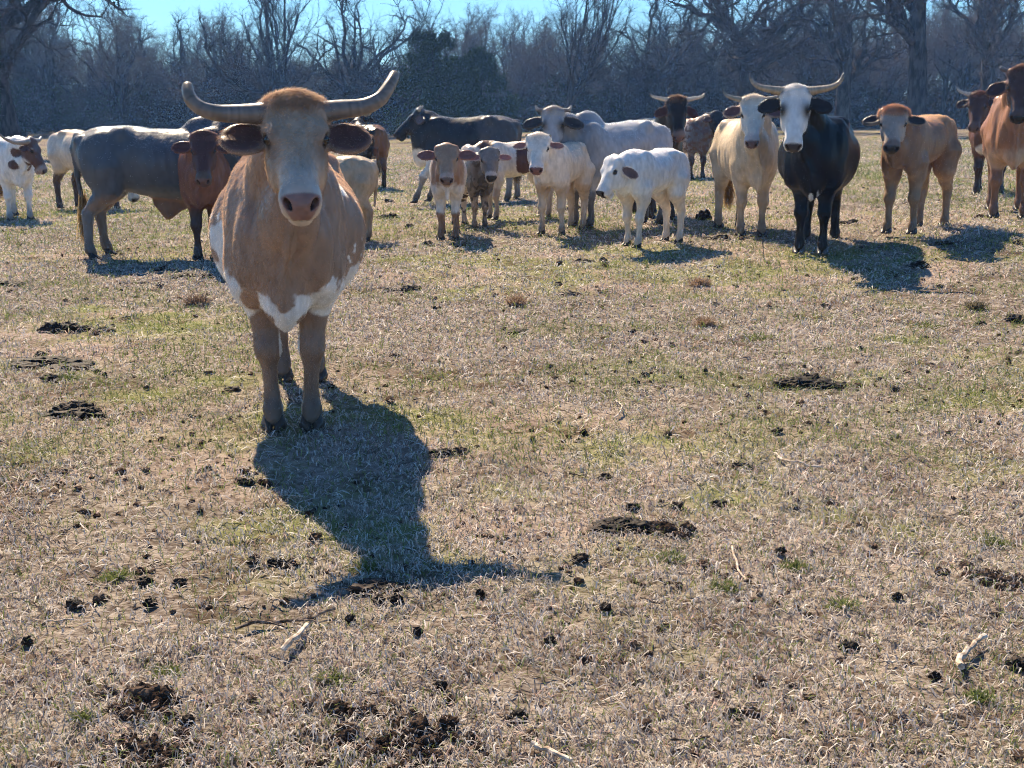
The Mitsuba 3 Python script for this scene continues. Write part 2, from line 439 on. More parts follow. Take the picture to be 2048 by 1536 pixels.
for i, (c0, c1) in enumerate((((0.025, 0.036, 0.016), (0.07, 0.085, 0.04)), ((0.04, 0.033, 0.028), (0.09, 0.073, 0.058)), ((0.018, 0.026, 0.014), (0.045, 0.056, 0.028)))):
    v, f, c = leaf_cloud(120 + i, 3000, shrub_shape(3.0, 2.4), 0.085, c0, c1)
    scene[f'g_shrub_{i}'] = {'type': 'shapegroup', 'leaves': mikit.ply((v, f), 'm_needle', color=c)}
for j in range(210):
    y = rgt.uniform(89, 125)
    x = rgt.uniform(-0.48, 0.48) * y
    s = rgt.uniform(0.6, 1.25)
    scene[f'undergrowth__{j + 1:03d}'] = {'type': 'instance', 'g': {'type': 'ref', 'id': f'g_shrub_{rgt.choice([0, 1, 1, 1, 2])}'}, 'to_world': T().translate([x, y, -0.15]).rotate([0, 0, 1], rgt.uniform(0, 360)).scale([s * 1.3, s * 1.3, s * 1.15])}
sdata('undergrowth', 'tangled brush and evergreen undergrowth along the foot of the wood', category='undergrowth', kind='stuff')
# ------------------------------------------------------------------ cattle: one continuous body surface from a distance field
def smin(a, b, k):
    h = np.maximum(k - np.abs(a - b), 0) / k
    return np.minimum(a, b) - h * h * k * 0.25


def smax(a, b, k):
    return -smin(-a, -b, k)


def surface_nets(val, origin, h):
    """Quads of the zero level of a grid of distances (naive surface nets), as triangles."""
    inside = val < 0
    c = np.zeros(tuple(n - 1 for n in val.shape), np.int8)
    for i in (0, 1):
        for j in (0, 1):
            for k in (0, 1):
                c += inside[i:i + c.shape[0], j:j + c.shape[1], k:k + c.shape[2]]
    act = (c > 0) & (c < 8)
    idx = np.full(act.shape, -1, np.int64)
    cells = np.argwhere(act)
    idx[act] = np.arange(len(cells))
    cv = {o: val[cells[:, 0] + o[0], cells[:, 1] + o[1], cells[:, 2] + o[2]] for o in np.ndindex(2, 2, 2)}
    acc, cnt = np.zeros((len(cells), 3)), np.zeros(len(cells))
    for a in cv:
        for ax in range(3):
            if a[ax]:
                continue
            b = tuple(a[i] + (i == ax) for i in range(3))
            va, vb = cv[a], cv[b]
            m = (va < 0) != (vb < 0)
            t = va[m] / (va[m] - vb[m])
            p = np.tile(np.array(a, float), (m.sum(), 1))
            p[:, ax] += t
            acc[m] += p
            cnt[m] += 1
    verts = origin + (cells + acc / cnt[:, None]) * h
    faces = []
    for ax in range(3):
        o1, o2 = [(1, 2), (2, 0), (0, 1)][ax]
        lo = [slice(1, -1)] * 3
        lo[ax] = slice(0, -1)
        hi = list(lo)
        hi[ax] = slice(1, None)
        a, b = inside[tuple(lo)], inside[tuple(hi)]
        off = np.array([1, 1, 1])
        off[ax] = 0
        for m, flip in ((a & ~b, False), (~a & b, True)):
            e = np.argwhere(m) + off
            e1, e2 = np.eye(3, dtype=int)[o1], np.eye(3, dtype=int)[o2]
            q = [idx[tuple((e - d).T)] for d in (e1 + e2, e2, 0 * e1, e1)]
            q = np.stack(q if not flip else q[::-1], 1)
            faces.append(q)
    q = np.vstack(faces)
    f = np.vstack([q[:, [0, 1, 2]], q[:, [0, 2, 3]]])
    return verts, f


def relax(v, f, n=2, lam=0.5):
    e = np.vstack([f[:, [0, 1]], f[:, [1, 2]], f[:, [2, 0]]])
    A = sparse.coo_matrix((np.ones(len(e)), (e[:, 0], e[:, 1])), (len(v), len(v))).tocsr()
    A = ((A + A.T) > 0).astype(float)
    d = np.asarray(A.sum(1)).ravel()
    for k in range(n):
        for s in (lam, -lam - 0.03):
            v = v + s * ((A @ v) / d[:, None] - v)
    return v


class Field:
    """Distances of smoothly joined primitives on a grid; each primitive is evaluated only near itself."""

    def __init__(self, lo, hi, h):
        self.h, self.lo = h, np.asarray(lo, float)
        self.n = np.ceil((np.asarray(hi) - self.lo) / h).astype(int) + 1
        self.ax = [(self.lo[i] + h * np.arange(self.n[i])).astype(np.float32) for i in range(3)]
        self.v = np.full(self.n, 9.0, np.float32)

    def box(self, lo, hi, pad):
        s = []
        for i in range(3):
            a = max(0, int(np.floor((lo[i] - pad - self.lo[i]) / self.h)))
            b = min(self.n[i], int(np.ceil((hi[i] + pad - self.lo[i]) / self.h)) + 1)
            if b <= a:
                return None
            s.append(slice(a, b))
        return tuple(s)

    def add(self, fn, lo, hi, k=0.05, cut=False):
        s = self.box(lo, hi, k + 2.5 * self.h)
        if s is None:
            return
        X, Y, Z = np.meshgrid(self.ax[0][s[0]], self.ax[1][s[1]], self.ax[2][s[2]], indexing='ij', sparse=True)
        d = fn(X, Y, Z)
        self.v[s] = smax(self.v[s], -d, k) if cut else smin(self.v[s], d, k)

    def ellipsoid(self, c, r, k=0.05, axes=None, cut=False):
        c, r = np.asarray(c, float), np.asarray(r, float)
        M = np.eye(3) if axes is None else np.asarray(axes, float)
        ext = np.sqrt(((M * r[:, None]) ** 2).sum(0))

        def fn(X, Y, Z):
            x, y, z = X - c[0], Y - c[1], Z - c[2]
            q = [(M[i, 0] * x + M[i, 1] * y + M[i, 2] * z) / r[i] for i in range(3)]
            k0 = np.sqrt(q[0] ** 2 + q[1] ** 2 + q[2] ** 2)
            k1 = np.sqrt((q[0] / r[0]) ** 2 + (q[1] / r[1]) ** 2 + (q[2] / r[2]) ** 2)
            return k0 * (k0 - 1) / np.maximum(k1, 1e-6)
        self.add(fn, c - ext, c + ext, k, cut)

    def cone(self, a, b, ra, rb, k=0.04, ysq=1.0, cut=False):
        """Rounded cone between two points; ysq < 1 squeezes it sideways (in y)."""
        a, b = np.asarray(a, float).copy(), np.asarray(b, float).copy()
        m = max(ra, rb)
        lo, hi = np.minimum(a, b) - m, np.maximum(a, b) + m
        y0 = 0.5 * (a[1] + b[1])
        a[1], b[1] = (a[1] - y0) / ysq, (b[1] - y0) / ysq
        ab = b - a
        L2 = float(ab @ ab) + 1e-9

        def fn(X, Y, Z):
            x, y, z = X - a[0], (Y - y0) / ysq - a[1], Z - a[2]
            t = np.clip((x * ab[0] + y * ab[1] + z * ab[2]) / L2, 0, 1)
            d = np.sqrt((x - t * ab[0]) ** 2 + (y - t * ab[1]) ** 2 + (z - t * ab[2]) ** 2)
            return (d - (ra + (rb - ra) * t)) * (0.5 + 0.5 * ysq)
        self.add(fn, lo, hi, k, cut)

    def chain(self, pts, k=0.03, ysq=1.0):
        for (p, r), (q, s) in zip(pts[:-1], pts[1:]):
            self.cone(p, q, r, s, k, ysq)

    def loft(self, O, M, table, k=0.05, p=2.2, top=0.2, low=0.1):
        """A body swept along axis M[0] from O: table rows (distance, half width, top, bottom)."""
        tb = np.asarray(table, float)
        fs = [PchipInterpolator(tb[:, 0], tb[:, i], extrapolate=False) for i in (1, 2, 3)]
        xs = np.linspace(tb[0, 0], tb[-1, 0], 200)
        cur = [f(xs) for f in fs]
        wm, tm, bm = cur[0].max(), cur[1].max(), cur[2].min()
        cs = np.array([O + u * M[0] + v * M[1] + w * M[2] for u in (tb[0, 0], tb[-1, 0]) for v in (-wm, wm) for w in (bm, tm)])

        def fn(X, Y, Z):
            x, y, z = X - O[0], Y - O[1], Z - O[2]
            u, v, w = (M[i, 0] * x + M[i, 1] * y + M[i, 2] * z for i in range(3))
            uc = np.clip(u, tb[0, 0], tb[-1, 0])
            W, A, B = (np.interp(uc.ravel(), xs, c).reshape(uc.shape).astype(np.float32) for c in cur)
            zc, hh = 0.5 * (A + B), 0.5 * (A - B)
            t = (w - zc) / hh
            We = W * (1 - np.where(t > 0, top, low) * np.minimum(t * t, 1.2))
            q = (np.abs(v / We) ** p + np.abs(t) ** p) ** (1 / p)
            d = (q - 1) * np.minimum(We, hh) * np.where(q > 1, 1.0, 1.0)
            du = np.abs(u - uc)
            return np.where(du > 0, np.sqrt(np.maximum(d, 0) ** 2 + du ** 2) + np.minimum(d, 0) * 0, d)
        self.add(fn, cs.min(0), cs.max(0), k)
        return fn


TORSO = np.array([  # x, half width, top, bottom
    (-0.93, 0.05, 1.20, 1.04), (-0.89, 0.13, 1.245, 0.90), (-0.78, 0.215, 1.30, 0.78), (-0.60, 0.265, 1.345, 0.70), (-0.38, 0.29, 1.35, 0.655),
    (-0.10, 0.345, 1.325, 0.585), (0.15, 0.345, 1.315, 0.56), (0.36, 0.30, 1.335, 0.57), (0.50, 0.255, 1.355, 0.59), (0.66, 0.20, 1.32, 0.63), (0.78, 0.15, 1.21, 0.69), (0.86, 0.07, 1.08, 0.80)])
HEAD = np.array([  # along the face from the poll: distance, half width, forehead side, jaw side
    (-0.055, 0.04, 0.02, -0.07), (-0.03, 0.088, 0.045, -0.10), (0.02, 0.118, 0.058, -0.125), (0.09, 0.124, 0.062, -0.165), (0.17, 0.119, 0.055, -0.195), (0.25, 0.104, 0.046, -0.19),
    (0.34, 0.086, 0.038, -0.155), (0.42, 0.077, 0.033, -0.138), (0.475, 0.081, 0.026, -0.136), (0.515, 0.080, 0.012, -0.130), (0.54, 0.062, -0.006, -0.112), (0.552, 0.03, -0.02, -0.085)])


def rot(axis, deg):
    return trimesh.transformations.rotation_matrix(math.radians(deg), axis)[:3, :3]


def horn_mesh(pts, r0, r1, blunt, head, seed):
    """A tapering curved horn through the points (head axes), with growth rings and a rounded or sawn tip."""
    P = np.asarray(pts, float)
    s = np.r_[0, np.cumsum(np.linalg.norm(np.diff(P, axis=0), axis=1))]
    s /= s[-1]
    f = PchipInterpolator(s, P)
    n, m = 40, 14
    t = np.linspace(0, 1, n)
    c = f(t)
    tan = np.gradient(c, axis=0)
    tan /= np.linalg.norm(tan, axis=1, keepdims=True)
    a = np.cross(tan, [0.3, 0.0, 1.0])
    a /= np.linalg.norm(a, axis=1, keepdims=True)
    b = np.cross(tan, a)
    r = (r0 + (r1 - r0) * t ** 0.9) * (1 + 0.02 * np.sin(t * 70 + seed) * np.exp(-t * 2.5))
    if not blunt:
        r *= np.sqrt(np.clip(1 - np.clip((t - 0.9) / 0.1, 0, 1) ** 2, 0.02, 1))
    else:
        r[-1] *= 0.86
    th = np.arange(m) / m * 2 * np.pi
    v = (c[:, None] + r[:, None, None] * (np.cos(th)[None, :, None] * a[:, None] + np.sin(th)[None, :, None] * b[:, None])).reshape(-1, 3)
    v = np.vstack([v, c[0], c[-1] + tan[-1] * (0.002 if blunt else 0.004)])
    F = []
    for i in range(n - 1):
        for j in range(m):
            p, q = i * m + j, i * m + (j + 1) % m
            F += [(p, q, q + m), (p, q + m, p + m)]
    F += [(n * m, (j + 1) % m, j) for j in range(m)] + [(n * m + 1, (n - 1) * m + j, (n - 1) * m + (j + 1) % m) for j in range(m)]
    tt = np.r_[np.repeat(t, m), 0, 1]
    return v, np.array(F), tt


def strands(v, f, n_, cols, count, length, width, lift, seed, mask=None, flow=None, bright=1.3, sunlit_frost=0.06):
    """Hairs: one slim curved strip each, rooted on the surface, lying along the flow."""
    rg = np.random.default_rng(seed)
    A = np.linalg.norm(np.cross(v[f[:, 1]] - v[f[:, 0]], v[f[:, 2]] - v[f[:, 0]]), axis=1)
    if mask is not None:
        A = A * mask[f].mean(1)
    if A.sum() <= 0:
        return None
    k = rg.choice(len(f), count, p=A / A.sum())
    w = rg.dirichlet([1, 1, 1], count)
    p = (v[f[k]] * w[..., None]).sum(1)
    n = (n_[f[k]] * w[..., None]).sum(1)
    n /= np.linalg.norm(n, axis=1, keepdims=True) + 1e-9
    c = (cols[f[k]] * w[..., None]).sum(1)
    fl = np.array([-0.6, 0, -0.8]) if flow is None else np.asarray(flow, float)
    fl = fl + rg.normal(0, 0.35, (count, 3))
    tg = fl - n * (fl * n).sum(1, keepdims=True)
    tg /= np.linalg.norm(tg, axis=1, keepdims=True) + 1e-9
    L = length * rg.uniform(0.5, 1.2, (count, 1))
    d1 = tg * (1 - lift) + n * lift
    d2 = tg * (1 - lift * 0.5) + n * lift * 0.35 + rg.normal(0, 0.15, (count, 3))
    side = np.cross(d1, n + 1e-3)
    side = side / (np.linalg.norm(side, axis=1, keepdims=True) + 1e-9)
    side = side * np.cos(0.9) + n * np.sin(0.9)
    W = width * rg.uniform(0.7, 1.2, (count, 1))
    a, b = p - side * W / 2 - n * 0.002, p + side * W / 2 - n * 0.002
    m1, m2 = p + d1 * L * 0.55 - side * W * 0.4, p + d1 * L * 0.55 + side * W * 0.4
    e = p + d1 * L * 0.55 + d2 * L * 0.5
    V = np.stack([a, b, m1, m2, e], 1).reshape(-1, 3)
    i = np.arange(count)[:, None] * 5
    F = np.vstack([i + [0, 1, 3], i + [0, 3, 2], i + [2, 3, 4]])
    C = np.repeat(np.clip((c * bright + np.asarray(sunlit_frost)) * rg.uniform(0.85, 1.15, (count, 1)), 0, 0.9), 5, axis=0)  # added paleness: frosted hair tips and sunlit fur painted into the colour
    return V, F, C


CLAW = None


def hoof_mesh(r, flare):
    """Two claws with a cleft between, toe forward, in local axes with the sole on z = 0."""
    global CLAW
    if CLAW is None:
        F = Field((-0.09, -0.02, -0.02), (0.13, 0.09, 0.13), 0.008)
        F.cone((-0.02, 0.033, 0.075), (0.0, 0.036, 0.03), 0.032, 0.038, 0.02)
        F.cone((0.0, 0.036, 0.028), (0.065, 0.026, 0.014), 0.036, 0.018, 0.02)
        F.add(lambda X, Y, Z: -Z + 0 * X + 0 * Y, (-0.09, -0.02, -0.02), (0.13, 0.09, 0.0), 0.004, cut=False) if False else None
        F.v = np.maximum(F.v, -(F.ax[2][None, None, :] - 0.0))
        F.v = np.maximum(F.v, -(F.ax[1][None, :, None] - 0.006))
        v, f = surface_nets(F.v, F.lo, F.h)
        v = relax(v, f, 1)
        CLAW = np.vstack([v, v * [1, -1, 1]]), np.vstack([f, f[:, ::-1] + len(v)])
    v, f = CLAW
    return v * [r / 0.058, r / 0.066, r / 0.07], f


def make_cow(kind, pos, yaw, scale, paint, label, category, spec, group=None):
    S = dict(h=0.02, length=1.0, fat=1.0, depth=1.0, head=1.0, poll=(1.02, 0, 1.52), hyaw=0, hpitch=58, hroll=0, ears=(0.21, 10, -6), legs=((0, 0), (0, 0), (0, 0), (0, 0)), bone=1.0, neck=1.0,
             hump=0.0, hips=0.5, dewlap=0.5, extra=(), horns=None, hoof=(0.03, 0.025, 0.02), hair=5000, hairlen=0.022, tail=0.0, switch=(0.3, 0.2, 0.1), seed=1, poll_hair=0, poll_lift=0.32, poll_len=0.05, tailx=0.0, earu=0.085, chest=1.0, sidehair=0.12, relief=1.0, tophair=1.0, sunlit_frost=0.05, coat='m_coat', hlen=1.0, breast=0.0, earw=0.36, eye_light=0, jowl=1.0, brisket=1.0, rump=1.0, stance=1.0, nostril=True, hipdrop=0.0)
    S.update(spec)
    rg = np.random.default_rng(S['seed'])
    key = numbered(kind)
    hs = S['head']
    # head axes: u down the face, v to the animal's left, w out of the forehead
    hy, hp = math.radians(S['hyaw']), math.radians(S['hpitch'])
    eu = np.array([math.cos(hp) * math.cos(hy), math.cos(hp) * math.sin(hy), -math.sin(hp)])
    ev = np.array([-math.sin(hy), math.cos(hy), 0])
    M = np.stack([eu, ev, np.cross(eu, ev)])
    if S['hroll']:
        c, s = math.cos(math.radians(S['hroll'])), math.sin(math.radians(S['hroll']))
        M = np.stack([M[0], c * M[1] + s * M[2], -s * M[1] + c * M[2]])
    P = np.array(S['poll'], float)
    P[0] *= S['length'] if P[0] > 0 else 1
    H = lambda u, v, w: P + hs * (u * S['hlen'] * M[0] + v * M[1] + w * M[2])  # noqa: E731
    lx = S['length']
    pts = np.vstack([H(-0.1, 0, 0), H(0.6, 0, 0), H(0.1, 0.42, 0), H(0.1, -0.42, 0), H(0.2, 0, -0.25), H(0, 0, 0.15), [-1.06 * lx, -0.55 * S['fat'], -0.03], [0.95 * lx, 0.55 * S['fat'], 1.45 + S['hump'] + 0.05]])
    F = Field(pts.min(0) - 0.05, pts.max(0) + 0.05, S['h'])
    # trunk
    tb = TORSO.copy()
    tb[:, 0] *= lx
    tb[:, 1] *= S['fat']
    tb[:, 3] = tb[:, 2] - (tb[:, 2] - tb[:, 3]) * S['depth']
    tb[:4, 2] -= S['hipdrop']
    tb[7:, 1] *= S['chest']
    F.loft(np.zeros(3), np.eye(3), tb, 0.04, 2.3, 0.24, 0.08)
    zb = lambda x: float(np.interp(x * lx, tb[:, 0], tb[:, 3]))  # noqa: E731
    fw = S['fat'] ** 0.75
    if S['hump']:
        F.ellipsoid((0.40 * lx, 0, 1.30 + S['hump'] * 0.5), (0.2, 0.09, 0.08 + S['hump'] * 0.55), 0.10)
    # neck: from the shoulders to the back of the skull, heavier below
    N0, N1 = np.array([0.55 * lx, 0, 1.12]), H(0.03, 0, -0.075)
    mid = 0.5 * (N0 + N1) + np.array([0.03 * lx, 0, -0.02]) - 0.06 * M[0] * hs
    nk = S['neck']
    F.chain([(N0, 0.20 * nk), (mid, 0.145 * nk), (N1, 0.098 * hs)], 0.09)
    B0, B1 = np.array([0.70 * lx, 0, 0.92]), H(0.19, 0, -0.15)
    mid2 = 0.5 * (B0 + B1) + np.array([0.02, 0, -0.02])
    F.chain([(B0, 0.15 * nk), (mid2, 0.105 * nk), (B1, 0.07 * hs)], 0.08)
    if S['dewlap']:  # the loose fold under the throat, down to the brisket
        q = [H(0.26, 0, -0.2), mid2 + [0.07 * lx, 0, -0.10], np.array([0.84 * lx, 0, 0.80]), np.array([0.76 * lx, 0, zb(0.66) - 0.03])]
        for a, b in zip(q[:-1], q[1:]):
            F.cone(a, b, 0.05 * S['dewlap'] + 0.012, 0.065 * S['dewlap'] + 0.012, 0.035, 0.42)
    br = S['brisket']
    F.ellipsoid((0.70 * lx, 0, zb(0.66) + 0.055), (0.15, 0.085 * br, 0.115 * br), 0.07)
    # shoulders, haunches, hip bones
    for s in (1, -1):
        F.ellipsoid((0.47 * lx, s * 0.185 * fw * S['chest'], 1.02), (0.19, 0.09 * fw, 0.30), 0.10, rot([0, 1, 0], 12))
        F.ellipsoid((0.55 * lx, s * 0.165 * fw, 0.80), (0.13, 0.085 * fw, 0.17), 0.08)
        F.ellipsoid((-0.66 * lx, s * 0.185 * fw, 0.98 - S['hipdrop'] * 0.5), (0.20, 0.095 * fw * S['rump'], 0.30), 0.09)
        if S['hips']:
            F.ellipsoid((-0.43 * lx, s * 0.17 * fw, 1.27 - S['hipdrop']), (0.08, 0.075, 0.05 + 0.03 * S['hips']), 0.08)
            F.ellipsoid((-0.86 * lx, s * 0.10 * fw, 1.20 - S['hipdrop']), (0.05, 0.035, 0.045), 0.06)
    if S['breast']:
        for s in (1, -1):
            for a, b, r in (((0.62, 0.135, 1.24), (0.72, 0.165, 0.96), 0.018), ((0.74, 0.125, 1.20), (0.80, 0.135, 1.0), 0.017), ((0.54, 0.17, 1.22), (0.60, 0.21, 1.02), 0.018)):
                F.cone((a[0] * lx, s * a[1] * fw, a[2]), (b[0] * lx, s * b[1] * fw, b[2]), r, r, 0.035)
            F.ellipsoid((0.675 * lx, s * 0.135 * fw, 0.93), (0.13 * S['breast'], 0.10, 0.22), 0.045)
            F.cone((0.70 * lx, s * 0.245 * fw, 1.16), (0.70 * lx, s * 0.255 * fw, 0.80), 0.022, 0.026, 0.09, cut=True)
        F.cone((0.865 * lx, 0, 1.04), (0.825 * lx, 0, 0.66), 0.04, 0.05, 0.018, 0.5)
    # legs: front left, front right, hind left, hind right
    bo = S['bone']
    feet = []
    for i, (s, (dx, dy)) in enumerate(zip((1, -1, 1, -1), S['legs'])):
        if i < 2:
            y0 = s * 0.165 * fw * S['stance']
            ch = [((0.45 * lx, y0 * 1.1, 0.82), 0.125), ((0.42 * lx + dx * 0.2, y0 * 1.05 + dy * 0.2, 0.68), 0.092 * bo), ((0.45 * lx + dx * 0.55, y0 + dy * 0.55, 0.46), 0.061 * bo), ((0.46 * lx + dx * 0.65, y0 + dy * 0.65, 0.40), 0.058 * bo),
                  ((0.455 * lx + dx * 0.72, y0 + dy * 0.72, 0.34), 0.041 * bo), ((0.44 * lx + dx * 0.95, y0 + dy * 0.95, 0.16), 0.037 * bo), ((0.455 * lx + dx, y0 + dy, 0.10), 0.048 * bo), ((0.475 * lx + dx, y0 + dy, 0.055), 0.045 * bo)]
        else:
            y0 = s * 0.165 * fw * S['stance']
            ch = [((-0.60 * lx, y0 * 1.12, 0.92), 0.17), ((-0.56 * lx + dx * 0.2, y0 * 1.1 + dy * 0.2, 0.72), 0.12 * bo), ((-0.69 * lx + dx * 0.45, y0 + dy * 0.45, 0.555), 0.078 * bo), ((-0.755 * lx + dx * 0.6, y0 + dy * 0.6, 0.47), 0.059 * bo),
                  ((-0.75 * lx + dx * 0.7, y0 + dy * 0.7, 0.40), 0.053 * bo), ((-0.735 * lx + dx * 0.95, y0 + dy * 0.95, 0.15), 0.042 * bo), ((-0.72 * lx + dx, y0 + dy, 0.10), 0.050 * bo), ((-0.70 * lx + dx, y0 + dy, 0.055), 0.046 * bo)]
        F.chain(ch[:3], 0.06)
        F.chain(ch[2:], 0.025)
        if i < 2:
            F.ellipsoid(np.array(ch[3][0]) + [0.012, 0, 0.01], (0.058 * bo, 0.062 * bo, 0.07), 0.03)
        feet.append(np.array(ch[-1][0]))
        for q in (-1, 1):
            F.ellipsoid(np.array(ch[-1][0]) + [-0.047 * bo, q * 0.026 * bo, 0.058], (0.017, 0.015, 0.022), 0.012)
    # tail
    tx = S['tailx']
    F.chain([((-0.88 * lx, 0, 1.24 - S['hipdrop']), 0.045), ((-0.93 * lx, 0, 1.12 - S['hipdrop']), 0.034), ((-0.915 * lx, tx * 0.4, 0.85), 0.026), ((-0.88 * lx, tx, 0.55), 0.02)], 0.03)
    for c, r in S['extra']:
        F.ellipsoid(c, r, 0.06)
    # head
    hb = HEAD.copy() * hs * np.array([S['hlen'], 1, 1, 1])
    dhead = F.loft(P, M, hb, 0.035, 2.6, 0.10, 0.30)
    for s in (1, -1):
        F.ellipsoid(H(0.155, s * 0.096, 0.026), np.array([0.06, 0.034, 0.026]) * hs, 0.05 * hs, M)   # brow
        F.ellipsoid(H(0.235, s * 0.088, -0.105), np.array([0.10, 0.03, 0.085]) * hs * S['jowl'], 0.05 * hs, M)   # cheek
        F.ellipsoid(H(0.49, s * 0.048, -0.028), np.array([0.055, 0.036, 0.036]) * hs, 0.02 * hs, M)   # nostril wing
        F.ellipsoid(H(0.188, s * 0.125, 0.012), np.array([0.028, 0.022, 0.018]) * hs, 0.02 * hs, M, cut=True)   # eye socket
        if S['nostril']:
            F.ellipsoid(H(0.533, s * 0.052, -0.022), np.array([0.026, 0.013, 0.027]) * hs, 0.008 * hs, rot([1, 0, 0], s * 28) @ M, cut=True)
        F.ellipsoid(H(0.02, s * 0.10, 0.02), np.array([0.05, 0.045, 0.045]) * hs, 0.05 * hs, M)   # horn base
    F.ellipsoid(H(0.0, 0, 0.03), np.array([0.06, 0.07, 0.045]) * hs, 0.06 * hs, M)   # poll
    F.ellipsoid(H(0.468, 0, -0.142), np.array([0.058, 0.055, 0.032]) * hs, 0.025 * hs, M)   # chin
    for s in (1, -1):  # mouth line
        F.cone(H(0.545, s * 0.0, -0.106), H(0.46, s * 0.085, -0.112), 0.008 * hs, 0.007 * hs, 0.012 * hs, cut=True)
    # ears: cupped leaves
    eL, droop, back = S['ears']
    frames = []
    for s in (1, -1):
        R = np.stack([s * M[1], -M[0], M[2]])   # ear axes in the head: out, up, to the front
        d, bk = math.radians(droop), math.radians(back)
        out = R[0] * math.cos(d) * math.cos(bk) - R[1] * math.sin(d) - R[2] * math.sin(bk) * math.cos(d)
        out /= np.linalg.norm(out)
        up = R[1] - out * (R[1] @ out)
        up /= np.linalg.norm(up)
        fr = np.cross(out, up) * s
        E = np.stack([out, up, fr])
        L = eL * hs / max(hs, 0.8)
        root = H(S['earu'], s * 0.105, -0.035)
        c = root + out * L * 0.54
        F.cone(H(S['earu'] + 0.005, s * 0.09, -0.035), root + out * L * 0.22, 0.042 * hs, 0.034 * hs, 0.04)
        th = max(0.024, S['h'] * 1.25)
        F.ellipsoid(c, (L * 0.54, L * S['earw'], th), 0.02, E)
        F.ellipsoid(c + fr * (th + 0.004) + out * L * 0.04, (L * 0.46, L * (S['earw'] - 0.065), th * 0.95), 0.012, E, cut=True)
        frames.append((c, E, L))
    v, f = surface_nets(F.v, F.lo, F.h)
    comp = sparse.csgraph.connected_components(sparse.coo_matrix((np.ones(len(f)), (f[:, 0], f[:, 1])), (len(v), len(v))) + sparse.coo_matrix((np.ones(len(f)), (f[:, 1], f[:, 2])), (len(v), len(v))), directed=False)[1]
    keep = comp == np.bincount(comp).argmax()
    new = np.cumsum(keep) - 1
    f = new[f[keep[f[:, 0]]]]
    v = v[keep]
    v = relax(v, f, 3)
    # skin folds on the neck, muscle and rib relief on the trunk, and the lie of the coat
    n = meshkit.arrays((v, f), True)[2]
    trunk = sm(0.50, 0.66, v[:, 2]) * (1 - sm(0.95 * lx, 1.05 * lx, v[:, 0]))
    neck = sm(0.42 * lx, 0.58 * lx, v[:, 0]) * sm(0.55, 0.7, v[:, 2])
    ribs = trunk * np.exp(-((v[:, 0] / lx - 0.05) / 0.28) ** 2) * np.exp(-((v[:, 2] - 0.98) / 0.2) ** 2)
    hd = 1 - 0.75 * (1 - sm(0.0, 0.12, np.linalg.norm((v - H(0.3, 0, -0.05)), axis=1) - 0.26 * hs))
    so = S['seed'] * 3.7
    d = 0.022 * trunk * (meshkit.fbm(v * [7, 7, 3.0] + so, 2, 31) - 0.5) + 0.016 * neck * (meshkit.fbm(v * [20, 14, 3.2] + so, 2, 32) - 0.5) + 0.0035 * ribs * np.sin(v[:, 0] / lx * 62 + 2 * v[:, 2]) + 0.006 * (meshkit.fbm(v * [34, 34, 13] + so, 2, 33) - 0.5)
    v = v + n * (d * hd * S['relief'])[:, None]
    # paint in the animal's own axes
    loc = (v - P) @ M.T / hs / np.array([S['hlen'], 1, 1])
    u, vv, w = loc.T
    I = dict(u=u, v=vv, w=w)
    headm = sm(-0.10, -0.03, u) * (1 - sm(0.60, 0.66, u)) * (1 - sm(0.145, 0.165, np.abs(vv))) * sm(-0.25, -0.21, w) * (1 - sm(0.12, 0.2, w))
    # the head ends where the neck begins, behind the jaw
    headm = headm * sm(-0.03, 0.05, u - (-w - 0.09) * 0.85)
    headm = headm * (1 - sm(0.025, 0.045, dhead(*v.T.astype(np.float64)) / hs))
    ear, inner, rim = (np.zeros(len(v)) for _ in range(3))
    n = meshkit.arrays((v, f), True)[2]
    for c, E, L in frames:
        q = (v - c) @ E.T
        k0 = np.sqrt((q[:, 0] / (L * 0.58)) ** 2 + (q[:, 1] / (L * 0.42)) ** 2 + (q[:, 2] / 0.06) ** 2)
        on = (k0 < 1.12)
        ear = np.maximum(ear, on * sm(-0.56 * L, -0.40 * L, q[:, 0]))
        rr = np.sqrt(((q[:, 0] - L * 0.04) / (L * 0.47)) ** 2 + (q[:, 1] / (L * (S['earw'] - 0.05))) ** 2)
        inner = np.maximum(inner, on * sm(0.0, 0.25, n @ E[2]) * (1 - sm(0.85, 1.12, rr)))
    I.update(head=headm, ear=ear, inner=inner, n=n, lx=lx, nz=lambda s, sd=0, o=3: meshkit.fbm(v * s + 50, o, sd + S['seed']))
    col = np.clip(paint(v, I), 0.004, 0.85)
    # muzzle, nostrils, eye rims
    nose = S.get('nose', (0.05, 0.035, 0.03))
    nm = sm(0.50, 0.512, u) * sm(-0.106, -0.094, w) * (1 - sm(0.0, 0.012, np.abs(vv) - 0.064 - 0.5 * np.minimum(w + 0.03, 0.02))) * headm
    nt = np.asarray(nose) * (0.8 + 0.4 * meshkit.fbm(v * 60, 2, 3))[:, None]
    col = col * (1 - nm[:, None]) + nt * nm[:, None]
    lip_shade = np.exp(-((w + 0.108) / 0.006) ** 2) * sm(0.45, 0.48, u) * headm * 0.8  # dark mouth crease: its shade and the lip pigment painted together
    col = col * (1 - lip_shade[:, None]) + np.array([0.05, 0.03, 0.025]) * lip_shade[:, None]
